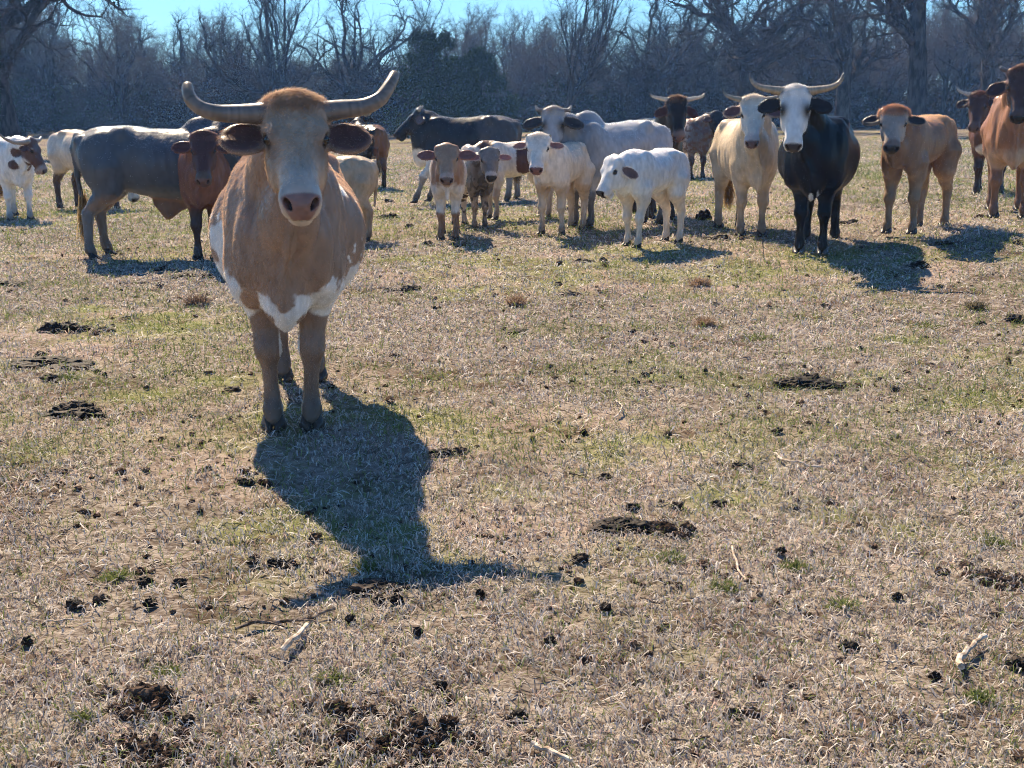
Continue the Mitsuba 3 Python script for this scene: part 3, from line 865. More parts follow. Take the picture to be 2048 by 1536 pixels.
    for s in (1, -1):
        dn = np.sqrt(((u - 0.533) / 0.03) ** 2 + ((vv - s * 0.052 - s * 0.5 * (w + 0.022)) / 0.016) ** 2 + ((w + 0.022) / 0.03) ** 2)
        k = (1 - sm(0.75, 1.1, dn)) * headm
        col = col * (1 - k[:, None]) + np.array([0.02, 0.012, 0.012]) * k[:, None]
        de = np.sqrt(((u - 0.190) / 0.044) ** 2 + ((vv - s * 0.118) / 0.045) ** 2 + ((w - 0.010) / 0.028) ** 2)
        k = (1 - sm(0.8, 1.15, de)) * 0.85
        col = col * (1 - k[:, None]) + np.array([0.03, 0.02, 0.016]) * k[:, None]
    W = T().translate([float(pos[0]), float(pos[1]), float(ground_z(*pos)) - 0.004]).rotate([0, 0, 1], yaw).scale(scale)
    col = np.clip(col * (0.92 + 0.16 * meshkit.fbm(v * [70, 70, 22], 2, 9))[:, None] * (0.68 + 0.64 * meshkit.fbm(v * [30, 30, 9] + 3, 3, 19))[:, None], 0.003, 0.85)
    scene[key + '__body'] = mikit.ply((v, f), S['coat'], smooth=True, color=col, to_world=W)
    labels[key] = {'label': label, 'category': category}
    if group:
        labels[key]['group'] = group
    # eyes
    sph = trimesh.creation.icosphere(3, 0.026 * hs)
    for s in (1, -1):
        part(key, 'eye', mikit.ply(((sph.vertices * [1, 1, 0.9]) + H(0.187, s * 0.107, 0.010), sph.faces), 'm_eye', smooth=True, to_world=W))
    # hooves
    hv, hf = hoof_mesh(0.058 * bo, 0)
    for ft in feet:
        hc = np.asarray(S['hoof']) * (0.8 + 0.4 * meshkit.fbm(hv * 40 + ft, 2, 3))[:, None]
        part(key, 'hoof', mikit.ply((hv + [ft[0] + 0.005, ft[1], 0.0], hf), 'm_coat', smooth=True, color=np.broadcast_to(hc, hv.shape).copy(), to_world=W))
    # horns
    if S['horns']:
        hn = S['horns']
        for s, pts_ in ((1, hn['left']), (-1, hn['right'])):
            if pts_ is None:
                continue
            pw = np.array([H(p[0], s * p[1], p[2]) for p in pts_])
            mv, mf, tt = horn_mesh(pw, hn['r'][0] * hs, hn['r'][1] * hs, hn.get('blunt', False), M, S['seed'])
            base, tip = np.array(hn.get('base', (0.30, 0.25, 0.19))), np.array(hn.get('tip', (0.06, 0.05, 0.045)))
            k = sm(hn.get('dark', 0.7), hn.get('dark', 0.7) + 0.28, tt + 0.12 * (meshkit.fbm(mv * 30, 2, 4) - 0.5))[:, None]
            hc = (base * (1 - k) + tip * k) * ((0.5 + 0.8 * meshkit.fbm(mv * [90, 30, 90], 3, 2)) * (0.75 + 0.5 * meshkit.noise(np.stack([tt * 46, tt * 0, tt * 0 + S['seed']], 1), 3)))[:, None]
            if hn.get('blunt'):
                hc[tt >= 0.999] = (0.5, 0.45, 0.38)
            part(key, 'horn', mikit.ply((mv, mf), 'm_horn', smooth=40 if False else True, color=np.clip(hc, 0.01, 0.8), to_world=W))
    # coat hair, thick on top: pale tips plus sunlit rim put into its colour
    if S['hair']:
        r = strands(v, f, n, col, S['hair'], S['hairlen'], 0.0016 if S['h'] < 0.0125 else 0.0022, 0.20, S['seed'] + 7, mask=(1 - 0.8 * inner) * (1 - headm * sm(0.40, 0.48, u)) * sm(0.06, 0.25, v[:, 2]) * (S['sidehair'] + S['tophair'] * sm(0.30, 0.75, n[:, 2])), sunlit_frost=S['sunlit_frost'])
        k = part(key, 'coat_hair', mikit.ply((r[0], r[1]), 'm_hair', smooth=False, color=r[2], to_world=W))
        sdata(k, kind='stuff')
    if S['poll_hair']:
        tuft = np.exp(-((u + 0.015) / 0.045) ** 2 - (vv / 0.10) ** 2) * (w > -0.06) * headm
        r = strands(v, f, n, np.maximum(col, 0.02) * np.array(S.get('poll_tint', (1, 1, 1))), S['poll_hair'], S['poll_len'], 0.0024 if S['h'] < 0.0125 else 0.0035, S['poll_lift'], S['seed'] + 11, mask=tuft, flow=M[0] * 1.0 + M[2] * 0.2)
        k = part(key, 'poll_hair', mikit.ply((r[0], r[1]), 'm_hair', smooth=False, color=r[2], to_world=W))
        sdata(k, kind='stuff')
    er = ear * (1 - inner)
    r = strands(v, f, n, np.clip(np.maximum(col, 0.0) * 0.6 + np.array(S.get('ear_hair', (0.25, 0.2, 0.15))) * 0.4, 0, 1), 600 if S['h'] > 0.0125 else 6000, 0.013, 0.0013 if S['h'] < 0.015 else 0.004, 0.2, S['seed'] + 13, mask=er + 1e-9, flow=(0.3, 0, -0.9))
    k = part(key, 'ear_fringe', mikit.ply((r[0], r[1]), 'm_hair', smooth=False, color=r[2], to_world=W))
    sdata(k, kind='stuff')
    if S['tail'] > 0:
        t0 = np.array([-0.88 * lx, tx, 0.60])
        N = 500
        a = rg.normal(0, 1, (N, 3)) * [0.014, 0.014, 0.04] + t0
        L = S['tail'] * rg.uniform(0.6, 1.05, N)
        mid_ = a + np.stack([rg.normal(0, 0.025, N), rg.normal(0, 0.03, N), -L * 0.5], 1)
        end = mid_ + np.stack([rg.normal(0, 0.02, N), rg.normal(0, 0.03, N), -L * 0.5], 1)
        sd = rg.normal(0, 1, (N, 3)) * [1, 1, 0]
        sd = sd / np.linalg.norm(sd, axis=1, keepdims=True) * 0.003
        V = np.stack([a - sd, a + sd, mid_ - sd, mid_ + sd, end], 1).reshape(-1, 3)
        i = np.arange(N)[:, None] * 5
        C = np.repeat(np.array(S['switch']) * rg.uniform(0.6, 1.3, (N, 1)), 5, 0)
        k = part(key, 'tail_switch', mikit.ply((V, np.vstack([i + [0, 1, 3], i + [0, 3, 2], i + [2, 3, 4]])), 'm_hair', color=np.clip(C, 0, 0.8), to_world=W))
        sdata(k, kind='stuff')
    return key, W


def lay(base, *layers):
    """Colours laid over a base: (colour, weight) pairs, each where its weight is one."""
    c = np.asarray(base, float)
    for colr, wt in layers:
        wt = np.asarray(wt)[:, None]
        c = c * (1 - wt) + np.asarray(colr, float) * wt
    return c
WHITE, CREAM, TAN, RED, BROWN, BLACK, GREY = (0.64, 0.62, 0.59), (0.56, 0.46, 0.33), (0.275, 0.18, 0.13), (0.17, 0.065, 0.032), (0.12, 0.06, 0.035), (0.014, 0.013, 0.014), (0.30, 0.295, 0.29)


def paint_main(p, I):
    x, y, z = p.T
    n1, n2 = I['nz'](3.2, 1), I['nz'](9, 2)
    j = 0.24 * (n1 - 0.5) + 0.09 * (n2 - 0.5) + 0.05 * (I['nz'](40, 4, 2) - 0.5)
    c = np.tile(np.array(TAN), (len(p), 1)) * (0.85 + 0.3 * I['nz'](5, 3))[:, None]
    # white underside and breast, with a jagged upper edge, and a few flank patches
    low = 1 - sm(-0.012, 0.012, z - (0.665 + 0.12 * np.abs(y) / 0.3 - 0.10 * sm(0.5, -0.3, x)) - j * 1.1)
    leg = 1 - sm(-0.012, 0.012, z - (0.575 + 0.4 * (n1 - 0.5)))
    fl = sm(0.655, 0.68, n1 + 0.12 * (n2 - 0.5)) * (x < 0.42) * (np.abs(y) > 0.18) * (z < 1.25)
    spot = (1 - sm(0.9, 1.1, np.sqrt(((y + 0.16) / 0.05) ** 2 + ((z - 0.73) / 0.10) ** 2 + ((x - 0.52) / 0.25) ** 2) + 1.2 * (n2 - 0.5)))
    fleck = sm(0.66, 0.70, I['nz'](24, 8, 2)) * sm(0.55, 0.35, x) * (np.abs(y) > 0.14) * (z > 0.8) * sm(0.45, 0.6, I['nz'](4, 9, 2))
    c = lay(c, (WHITE, np.clip(low + fl + fleck, 0, 1)), (TAN, spot * low), (np.array(TAN) * 0.8, leg * (np.abs(y) > 0.05) * (np.abs(x) > 0.25)))
    dust = (1 - sm(0.05, 0.42, z + 0.25 * (n2 - 0.5))) * 0.85
    c = lay(c, ((0.11, 0.08, 0.062), dust))
    # face: greyer tan, paler round the muzzle, brown round the eyes
    u, v, w = I['u'], I['v'], I['w']
    face = lay(np.tile(np.array((0.40, 0.285, 0.20)), (len(p), 1)), ((0.42, 0.36, 0.31), sm(0.26, 0.42, u + 0.06 * (n2 - 0.5)) * (1 - sm(0.05, 0.09, np.abs(v)) * 0.6)), ((0.45, 0.375, 0.315), sm(0.36, 0.56, u + 0.05 * (n2 - 0.5)) * sm(0.0, 0.05, 0.02 + np.abs(v))),
               ((0.17, 0.095, 0.055), np.exp(-((u - 0.24) / 0.07) ** 2) * sm(0.05, 0.10, np.abs(v)) * 0.7), ((0.44, 0.35, 0.26), 1 - sm(0.0, 0.05, u)))
    c = lay(c, (face, I['head']))
    c = lay(c, ((0.20, 0.12, 0.08), I['ear']), ((0.11, 0.045, 0.032), I['inner']))
    return c


HORN_MAIN = dict(left=[(0.03, 0.10, 0.02), (0.01, 0.18, 0.02), (0.005, 0.28, 0.03), (-0.02, 0.355, 0.05), (-0.08, 0.40, 0.07), (-0.165, 0.435, 0.07)],
                 right=[(0.03, 0.10, 0.02), (0.035, 0.19, 0.02), (0.045, 0.29, 0.03), (0.05, 0.355, 0.05), (0.0, 0.415, 0.07), (-0.075, 0.425, 0.08)], r=(0.047, 0.023), blunt=True, base=(0.18, 0.145, 0.125), tip=(0.18, 0.13, 0.09), dark=0.6)
make_cow('steer', (-1.16, 6.26), -82, 1.0, paint_main, 'big tan and white steer with wide upturned horns standing in front of the herd', 'steer',
         dict(bone=0.95, h=0.0078, chest=0.86, fat=1.12, length=0.95, head=1.03, poll=(1.03, 0.085, 1.545), hyaw=4, hpitch=39, ears=(0.20, 4, -2), earu=0.125, earw=0.49, horns=HORN_MAIN, sunlit_frost=(0.16, 0.12, 0.085), sidehair=0.55, hair=85000, hairlen=0.027, poll_hair=9000, poll_len=0.046, poll_lift=0.5, nose=(0.22, 0.13, 0.115), hoof=(0.05, 0.038, 0.03), dewlap=0.45, hips=0.1, neck=1.08,
              stance=0.72, legs=((0, -0.035), (0, 0.035), (0, -0.03), (0, 0.03)), poll_tint=(1.1, 1.05, 1.0), seed=3, brisket=1.15, breast=1.0, relief=1.0, ear_hair=(0.8, 0.7, 0.58)))


def coat(base, belly=None, face=None, muzzle=None, leg=None, inner=(0.10, 0.05, 0.04), ear=None, topline=None, blotch=(), under=0.72, rims=None, dark_eye=None, var=0.3, dirt=(0.07, 0.05, 0.035), dirty=0.5, legtop=0.55, spots=None, neckc=None):
    """A coat: base colour, then belly, legs, patches (centre, size, colour), face, muzzle and ears, each its own dye."""
    def fn(p, I):
        x, y, z = p.T
        n1, n2 = I['nz'](3.5, 1), I['nz'](10, 2)
        j = 0.16 * (n1 - 0.5) + 0.06 * (n2 - 0.5) + 0.06 * (I['nz'](32, 4, 2) - 0.5)
        c = np.tile(np.array(base), (len(p), 1)) * (1 - var / 2 + var * I['nz'](5, 3))[:, None]
        if neckc is not None:
            c = lay(c, (neckc, sm(0.25, 0.6, x + j)))
        if topline is not None:
            c = lay(c, (topline, sm(1.22, 1.3, z + j) * (x < 0.55)))
        if belly is not None:
            c = lay(c, (belly, 1 - sm(-0.05, 0.05, z - under - j)))
        if leg is not None:
            c = lay(c, (leg, 1 - sm(-0.04, 0.04, z - legtop - j)))
        for ce, si, cc in blotch:
            d = np.sqrt((((p - np.array(ce)) / np.array(si)) ** 2).sum(1)) + 2.2 * j
            c = lay(c, (cc, 1 - sm(0.92, 1.08, d)))
        if spots is not None:
            sp, scale_, amount = spots
            c = lay(c, (sp, sm(amount, amount + 0.04, I['nz'](scale_, 6, 2))))
        c = lay(c, (dirt, (1 - sm(0.03, 0.35, z + 0.2 * (n2 - 0.5))) * dirty))
        u, v, w = I['u'], I['v'], I['w']
        f = np.tile(np.array(base if face is None else face), (len(p), 1)) * (1 - var / 2 + var * I['nz'](8, 5))[:, None]
        if dark_eye is not None:
            f = lay(f, (dark_eye, np.exp(-((u - 0.20) / 0.07) ** 2 - ((np.abs(v) - 0.11) / 0.05) ** 2)))
        if muzzle is not None:
            f = lay(f, (muzzle, sm(0.40, 0.46, u + 0.05 * (n2 - 0.5))))
        c = lay(c, (f, I['head']))
        return lay(c, (base if ear is None else ear, I['ear']), (inner, I['inner']))
    return fn


CALF = dict(h=0.014, length=0.86, fat=0.82, depth=0.80, head=1.26, hlen=0.80, neck=0.86, bone=0.98, hips=0.4, dewlap=0.25, brisket=0.75, poll=(0.98, 0, 1.42), hpitch=52, ears=(0.25, 2, 4), earw=0.30, earu=0.08, jowl=0.85, hair=8000, hairlen=0.018)
HOOFS = dict(hoof=(0.035, 0.028, 0.022))
GROUP_H = dict(h=0.016)


def upswept(out, up, fwd=0.02, r=(0.042, 0.012), base=(0.32, 0.26, 0.19), tip=(0.05, 0.04, 0.035), dark=0.72, blunt=False, only=None):
    pt = [(0.01, 0.09, 0.02), (0.0, 0.09 + out * 0.3, 0.02 + fwd * 0.3), (-up * 0.06, 0.09 + out * 0.62, 0.02 + fwd * 0.8), (-up * 0.35, 0.09 + out * 0.88, 0.02 + fwd), (-up, 0.09 + out, 0.02 + fwd * 1.3)]
    return dict(left=None if only == 'right' else pt, right=None if only == 'left' else pt, r=r, base=base, tip=tip, dark=dark, blunt=blunt)


# far left: white longhorn, head turned to the right
make_cow('cow', (-7.80, 18.9), -56, 0.93, coat(WHITE, face=(0.10, 0.045, 0.03), ear=(0.09, 0.04, 0.03), inner=(0.07, 0.03, 0.025), muzzle=(0.30, 0.22, 0.19), var=0.12, dirty=0.75, blotch=[((0.86, 0.12, 1.12), (0.10, 0.3, 0.10), (0.08, 0.035, 0.025)), ((0.80, 0.1, 0.93), (0.12, 0.3, 0.10), (0.07, 0.03, 0.022)), ((-0.95, 0, 1.0), (0.14, 0.3, 0.30), (0.12, 0.05, 0.03))]),
         'white longhorn cow with a brown face and long curved horn at the left edge', 'cow',
         dict(h=0.018, fat=0.92, poll=(0.98, 0.14, 1.30), hyaw=46, hpitch=62, ears=(0.19, 10, 5), horns=dict(left=[(0.01, 0.09, 0.02), (0.0, 0.25, 0.02), (-0.06, 0.36, 0.03)], right=[(0.01, 0.09, 0.02), (0.03, 0.26, 0.03), (0.04, 0.48, 0.05), (-0.02, 0.68, 0.05), (-0.18, 0.80, 0.03)], r=(0.05, 0.014), base=(0.24, 0.19, 0.16), tip=(0.16, 0.13, 0.11)), tail=0.3, seed=11, legs=((0.05, 0), (0, 0), (0.05, 0), (-0.08, 0)), **HOOFS))
make_cow('cow', (-7.15, 20.6), -38, 0.98, coat((0.46, 0.40, 0.33), leg=(0.05, 0.032, 0.026), legtop=0.60, topline=(0.42, 0.30, 0.20)), 'cream cow with dark legs, mostly hidden by the slate grey steer', 'cow',
         dict(h=0.02, fat=1.12, poll=(1.12, 0, 0.72), hyaw=0, hpitch=70, neck=1.0, seed=12, hair=8000, **HOOFS))
make_cow('steer', (-3.70, 13.12), 12, 1.03, coat((0.075, 0.08, 0.09), leg=(0.13, 0.13, 0.135), legtop=0.50, neckc=(0.035, 0.037, 0.043), under=0.60, belly=(0.20, 0.13, 0.09), dirty=0.65, blotch=[((-0.05, 0, 0.50), (0.25, 0.2, 0.14), (0.17, 0.095, 0.06))]),
         'slate grey steer standing side on, its head hidden behind the big steer', 'steer',
         dict(h=0.016, sunlit_frost=0.45, sidehair=0.015, fat=1.04, depth=0.98, poll=(1.0, 0.0, 1.55), hyaw=20, hump=0.06, neck=1.15, hips=0.9, tail=0.48, switch=(0.36, 0.25, 0.12), seed=13, hair=12000, extra=[((0.02, 0, 0.56), (0.20, 0.045, 0.10)), ((-0.02, 0, 0.485), (0.09, 0.04, 0.075)), ((-0.03, 0, 0.43), (0.04, 0.032, 0.05))], legs=((0, 0), (0.05, 0), (0.02, 0.03), (-0.10, 0)), tailx=0.03, hoof=(0.02, 0.018, 0.018)))
make_cow('heifer', (-3.27, 13.15), -86, 0.90, coat((0.17, 0.066, 0.038), face=(0.07, 0.028, 0.022), inner=(0.085, 0.03, 0.022), leg=(0.06, 0.03, 0.023), muzzle=(0.09, 0.065, 0.05)), 'red brown hornless heifer facing forward between the slate grey steer and the big steer', 'heifer',
         dict(h=0.016, fat=0.86, depth=0.90, poll=(0.98, 0.13, 1.44), head=1.05, hyaw=4, hpitch=58, ears=(0.23, 6, 0), earu=0.10, dewlap=0.5, seed=14, hair=8000, poll_hair=500, poll_len=0.04, nose=(0.12, 0.065, 0.055), stance=0.7, hoof=(0.02, 0.016, 0.014)))
make_cow('calf', (-2.22, 14.55), 196, 0.755, coat((0.40, 0.31, 0.21), belly=(0.42, 0.33, 0.25), leg=(0.30, 0.21, 0.14), face=(0.42, 0.34, 0.26), inner=(0.20, 0.1, 0.08)), 'pale tan calf seen from behind at the right flank of the big steer', 'calf',
         dict(CALF, fat=0.95, hair=4000, seed=15, hyaw=0, extra=[((0.0, 0, 0.66), (0.10, 0.04, 0.05))], **HOOFS))
make_cow('cow', (-3.05, 25.6), 112, 0.97, coat((0.018, 0.017, 0.018), blotch=[((-0.75, -0.24, 1.0), (0.55, 0.32, 0.60), (0.17, 0.085, 0.045))], leg=(0.06, 0.035, 0.025), face=(0.06, 0.03, 0.02)), 'brown and black horned cow facing away far behind the big steer', 'cow',
         dict(h=0.02, coat='m_coat_dark', fat=1.0, poll=(0.98, -0.12, 1.52), hyaw=-40, hpitch=45, horns=upswept(0.22, 0.16), seed=16, hair=8000, tail=0.3))
make_cow('cow', (-0.78, 20.3), 180, 1.05, coat((0.028, 0.03, 0.036), blotch=[((-0.55, 0, 1.1), (0.45, 0.5, 0.42), (0.075, 0.07, 0.072)), ((0.62, 0, 0.62), (0.30, 0.4, 0.26), (0.60, 0.56, 0.5))], leg=(0.28, 0.25, 0.22), legtop=0.42, face=(0.022, 0.024, 0.03), inner=(0.16, 0.10, 0.09), ear=(0.05, 0.045, 0.045), dirty=0.8), 'black cow with a white breast facing left, side on, behind the calves', 'cow',
         dict(h=0.018, coat='m_coat_dark', sunlit_frost=0.22, fat=0.95, length=0.94, poll=(0.76, -0.02, 1.40), hyaw=10, hpitch=40, hips=1.0, horns=upswept(0.10, 0.10, r=(0.03, 0.01), base=(0.42, 0.37, 0.30), tip=(0.35, 0.3, 0.25)), legs=((0.34, 0), (0.14, 0), (0, 0), (-0.15, 0)), seed=17, ears=(0.23, 0, 25), tail=0.3))
# the calves in the middle
make_cow('calf', (-0.76, 14.45), -88, 0.775, coat((0.60, 0.53, 0.46), neckc=(0.27, 0.145, 0.085), face=(0.30, 0.19, 0.125), muzzle=(0.40, 0.28, 0.22), ear=(0.26, 0.11, 0.075), inner=(0.20, 0.075, 0.055), leg=(0.24, 0.14, 0.09), legtop=0.42, belly=(0.58, 0.52, 0.46), under=0.86, dirty=0.6), 'white calf with a tan face and reddish sideways ears, leftmost of the calves facing forward', 'calf',
         dict(CALF, seed=21, ears=(0.285, -2, 2), earw=0.32, nose=(0.12, 0.075, 0.065), poll=(0.98, 0.0, 1.37), stance=0.8, breast=0.8, **HOOFS))
make_cow('calf', (-0.52, 15.55), -66, 0.70, coat((0.11, 0.092, 0.08), spots=((0.05, 0.042, 0.038), 11, 0.55), topline=(0.50, 0.45, 0.40), face=(0.19, 0.168, 0.155), muzzle=(0.42, 0.38, 0.36), ear=(0.45, 0.36, 0.32), inner=(0.30, 0.13, 0.11), leg=(0.24, 0.19, 0.15), legtop=0.6, blotch=[((-0.6, 0, 0.5), (0.35, 0.5, 0.5), (0.50, 0.43, 0.37))]), 'grey brown calf with pink ears facing forward beside the white calf with a tan face', 'calf',
         dict(CALF, seed=22, ears=(0.25, 3, 2), nose=(0.03, 0.028, 0.03), hyaw=-16, poll=(0.98, 0.0, 1.39), fat=0.76, stance=0.75, **HOOFS))
make_cow('calf', (0.02, 16.6), 205, 0.78, coat((0.60, 0.54, 0.48), blotch=[((-0.15, 0.28, 1.05), (0.24, 0.3, 0.30), (0.075, 0.032, 0.025)), ((0.55, 0, 1.25), (0.20, 0.2, 0.12), (0.10, 0.05, 0.035))], leg=(0.36, 0.29, 0.24), face=(0.40, 0.34, 0.3)), 'white calf with a dark brown flank patch behind the calves facing forward', 'calf',
         dict(CALF, seed=23, hpitch=60, poll=(0.98, 0, 1.2), **HOOFS))
make_cow('calf', (0.60, 14.55), -115, 0.79, coat((0.56, 0.47, 0.37), face=(0.62, 0.56, 0.50), muzzle=(0.60, 0.52, 0.48), inner=(0.28, 0.12, 0.09), ear=(0.58, 0.5, 0.44), belly=(0.46, 0.35, 0.25), leg=(0.48, 0.39, 0.30), neckc=(0.60, 0.53, 0.46), dirty=0.7), 'cream calf with horn buds facing forward, pressed against the grey humped cow', 'calf',
         dict(CALF, seed=24, poll=(0.99, -0.02, 1.42), hyaw=18, fat=0.82, ears=(0.23, 4, 4), horns=upswept(0.05, 0.03, r=(0.022, 0.012)), nose=(0.16, 0.07, 0.065), poll_hair=600, poll_len=0.05, dewlap=0.5, legs=((0, 0.02), (0, -0.02), (0.1, 0), (-0.1, 0)), **HOOFS))
make_cow('cow', (1.25, 15.35), -146, 0.975, coat((0.34, 0.35, 0.37), neckc=(0.17, 0.18, 0.20), face=(0.27, 0.28, 0.30), dark_eye=(0.05, 0.048, 0.05), muzzle=(0.40, 0.40, 0.41), ear=(0.05, 0.045, 0.045), inner=(0.03, 0.026, 0.026), leg=(0.14, 0.135, 0.135), legtop=0.48, belly=(0.42, 0.40, 0.37), under=0.66, var=0.2, dirt=(0.04, 0.036, 0.034), dirty=0.8), 'big pale grey humped cow with black ears and short horns behind the calves', 'cow',
         dict(h=0.016, sunlit_frost=0.30, sidehair=0.02, fat=1.0, hump=0.09, poll=(0.97, 0.06, 1.46), hyaw=50, hpitch=62, hips=1.0, dewlap=1.0, brisket=1.25, ears=(0.27, 16, 8), earw=0.30, horns=upswept(0.13, 0.06, r=(0.032, 0.014), base=(0.13, 0.11, 0.10), tip=(0.40, 0.34, 0.28), dark=0.5), nose=(0.025, 0.024, 0.026), seed=25, hair=8000, poll_hair=400, poll_tint=(1.0, 0.75, 0.5), hoof=(0.02, 0.018, 0.018)))
make_cow('calf', (1.50, 13.2), 224, 0.77, coat((0.66, 0.645, 0.63), face=(0.62, 0.605, 0.595), muzzle=(0.62, 0.58, 0.56), ear=(0.62, 0.57, 0.53), inner=(0.14, 0.075, 0.06), belly=(0.60, 0.52, 0.44), var=0.10, dirty=0.35, dirt=(0.25, 0.19, 0.14)), 'white calf standing side on with lowered head in front of the grey humped cow', 'calf',
         dict(CALF, h=0.012, seed=26, length=0.72, hlen=0.74, jowl=1.1, poll=(1.04, 0.0, 1.20), hyaw=-14, hpitch=58, ears=(0.26, 4, 48), fat=0.86, nose=(0.03, 0.026, 0.026), hair=8000, legs=((0.08, 0), (-0.04, 0), (0, 0), (-0.05, 0)), dewlap=0.4, **HOOFS))
make_cow('cow', (1.98, 16.9), -84, 1.0, coat((0.022, 0.021, 0.023), face=(0.022, 0.02, 0.02), muzzle=(0.16, 0.12, 0.10), ear=(0.06, 0.03, 0.025), inner=(0.05, 0.022, 0.018)), 'black horned cow facing forward behind the rump of the pale grey humped cow', 'cow',
         dict(h=0.018, coat='m_coat_dark', fat=0.82, poll=(0.98, 0.04, 1.58), hyaw=0, hpitch=62, ears=(0.20, 30, 10), horns=upswept(0.27, 0.055, fwd=0.06, r=(0.034, 0.013), base=(0.46, 0.40, 0.32), tip=(0.10, 0.08, 0.07)), poll_hair=900, poll_len=0.05, poll_tint=(14, 9, 5.5), nose=(0.16, 0.10, 0.085), seed=27, hoof=(0.015, 0.014, 0.014)))
make_cow('cow', (3.60, 25.2), -66, 0.92, coat((0.30, 0.24, 0.22), spots=((0.10, 0.055, 0.045), 16, 0.52), face=(0.018, 0.016, 0.017), ear=(0.10, 0.05, 0.04), topline=(0.32, 0.16, 0.09), leg=(0.045, 0.03, 0.026), legtop=0.5, neckc=(0.10, 0.08, 0.08)), 'small roan speckled cow with a black face in the gap far behind the cream cow', 'cow',
         dict(h=0.02, fat=0.9, poll=(0.98, 0.10, 1.42), hyaw=-12, hpitch=60, horns=upswept(0.20, 0.04, r=(0.03, 0.012), base=(0.3, 0.25, 0.22)), seed=28, hair=3500, ears=(0.2, 15, 6)))
make_cow('cow', (2.80, 14.65), -88, 1.0, coat((0.50, 0.39, 0.26), face=(0.56, 0.50, 0.43), muzzle=(0.5, 0.42, 0.38), ear=(0.46, 0.35, 0.27), inner=(0.12, 0.055, 0.05), leg=(0.42, 0.32, 0.22), belly=(0.55, 0.46, 0.34), dirty=0.7), 'cream horned cow with a pale face beside the black cow with a white face', 'cow',
         dict(h=0.016, sunlit_frost=0.2, fat=0.88, poll=(0.98, -0.16, 1.55), hyaw=-12, hpitch=58, ears=(0.21, 10, 10), horns=upswept(0.24, 0.10, fwd=0.05, r=(0.035, 0.011)), nose=(0.13, 0.085, 0.085), seed=29, hair=8000, poll_hair=700, poll_len=0.045, dewlap=0.9, stance=0.85, tail=0.4, switch=(0.4, 0.28, 0.15), legs=((0, 0), (0, 0.0), (0, 0), (0.15, -0.05)), hoof=(0.03, 0.024, 0.022)))
make_cow('cow', (3.20, 12.72), -108, 1.02, coat((0.006, 0.0065, 0.008), face=(0.66, 0.64, 0.62), muzzle=(0.68, 0.64, 0.60), ear=(0.012, 0.011, 0.012), inner=(0.018, 0.015, 0.015), dark_eye=(0.012, 0.012, 0.012), var=0.15, dirty=0.3, blotch=[((0.78, 0.0, 0.585), (0.14, 0.022, 0.04), (0.5, 0.48, 0.46)), ((0.70, 0.06, 0.64), (0.10, 0.012, 0.10), (0.3, 0.29, 0.28)), ((0.30, 0, 1.36), (0.10, 0.10, 0.06), (0.5, 0.48, 0.46))]), 'black cow with a white face and long upswept horns casting its shadow to the right', 'cow',  # withers blotch: white hair with the sun highlight put into its colour
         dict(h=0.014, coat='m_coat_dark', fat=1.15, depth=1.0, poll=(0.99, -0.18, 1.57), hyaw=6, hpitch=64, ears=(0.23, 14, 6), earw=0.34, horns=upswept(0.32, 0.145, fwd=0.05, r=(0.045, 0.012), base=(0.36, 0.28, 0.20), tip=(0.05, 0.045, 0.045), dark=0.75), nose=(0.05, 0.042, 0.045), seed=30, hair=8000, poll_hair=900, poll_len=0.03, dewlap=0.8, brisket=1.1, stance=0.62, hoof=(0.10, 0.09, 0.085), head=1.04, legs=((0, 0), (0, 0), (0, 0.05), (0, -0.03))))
make_cow('steer', (4.44, 13.35), 232, 0.93, coat((0.22, 0.122, 0.072), topline=(0.40, 0.24, 0.13), face=(0.34, 0.28, 0.24), muzzle=(0.17, 0.12, 0.10), ear=(0.30, 0.22, 0.16), inner=(0.03, 0.022, 0.02), leg=(0.25, 0.17, 0.11), belly=(0.30, 0.19, 0.12), legtop=0.55, dirty=0.6), 'young shaggy tan steer without horns standing alone at the right of the white faced cow', 'steer',
         dict(CALF, sunlit_frost=(0.22, 0.13, 0.07), h=0.013, length=0.92, fat=0.76, depth=0.74, head=1.08, poll=(0.98, 0.02, 1.38), hyaw=20, hpitch=56, ears=(0.22, 0, 12), poll_hair=8000, poll_len=0.06, poll_tint=(1.6, 1.3, 1.1), nose=(0.035, 0.03, 0.03), seed=31, hair=9000, hairlen=0.028, extra=[((-0.12, 0, 0.69), (0.07, 0.04, 0.05))], hoof=(0.05, 0.04, 0.035), legs=((-0.03, 0), (0.05, 0), (-0.05, 0), (0.1, 0))))
make_cow('cow', (7.38, 18.8), -112, 1.0, coat((0.10, 0.04, 0.026), face=(0.075, 0.034, 0.025), muzzle=(0.12, 0.07, 0.055), leg=(0.04, 0.022, 0.018), blotch=[((0.72, 0, 0.62), (0.22, 0.3, 0.16), (0.55, 0.5, 0.45))], inner=(0.04, 0.02, 0.016), ear=(0.09, 0.04, 0.03)), 'dark red horned cow with a white brisket behind the red cow at the right edge', 'cow',
         dict(h=0.018, poll=(0.99, -0.22, 1.46), hyaw=-10, hpitch=62, ears=(0.21, 12, 8), horns=upswept(0.22, 0.12, fwd=0.08, r=(0.036, 0.012), base=(0.4, 0.35, 0.3), tip=(0.05, 0.04, 0.035)), poll_hair=800, poll_len=0.05, poll_tint=(1.8, 1.4, 1.1), nose=(0.10, 0.06, 0.05), seed=32))
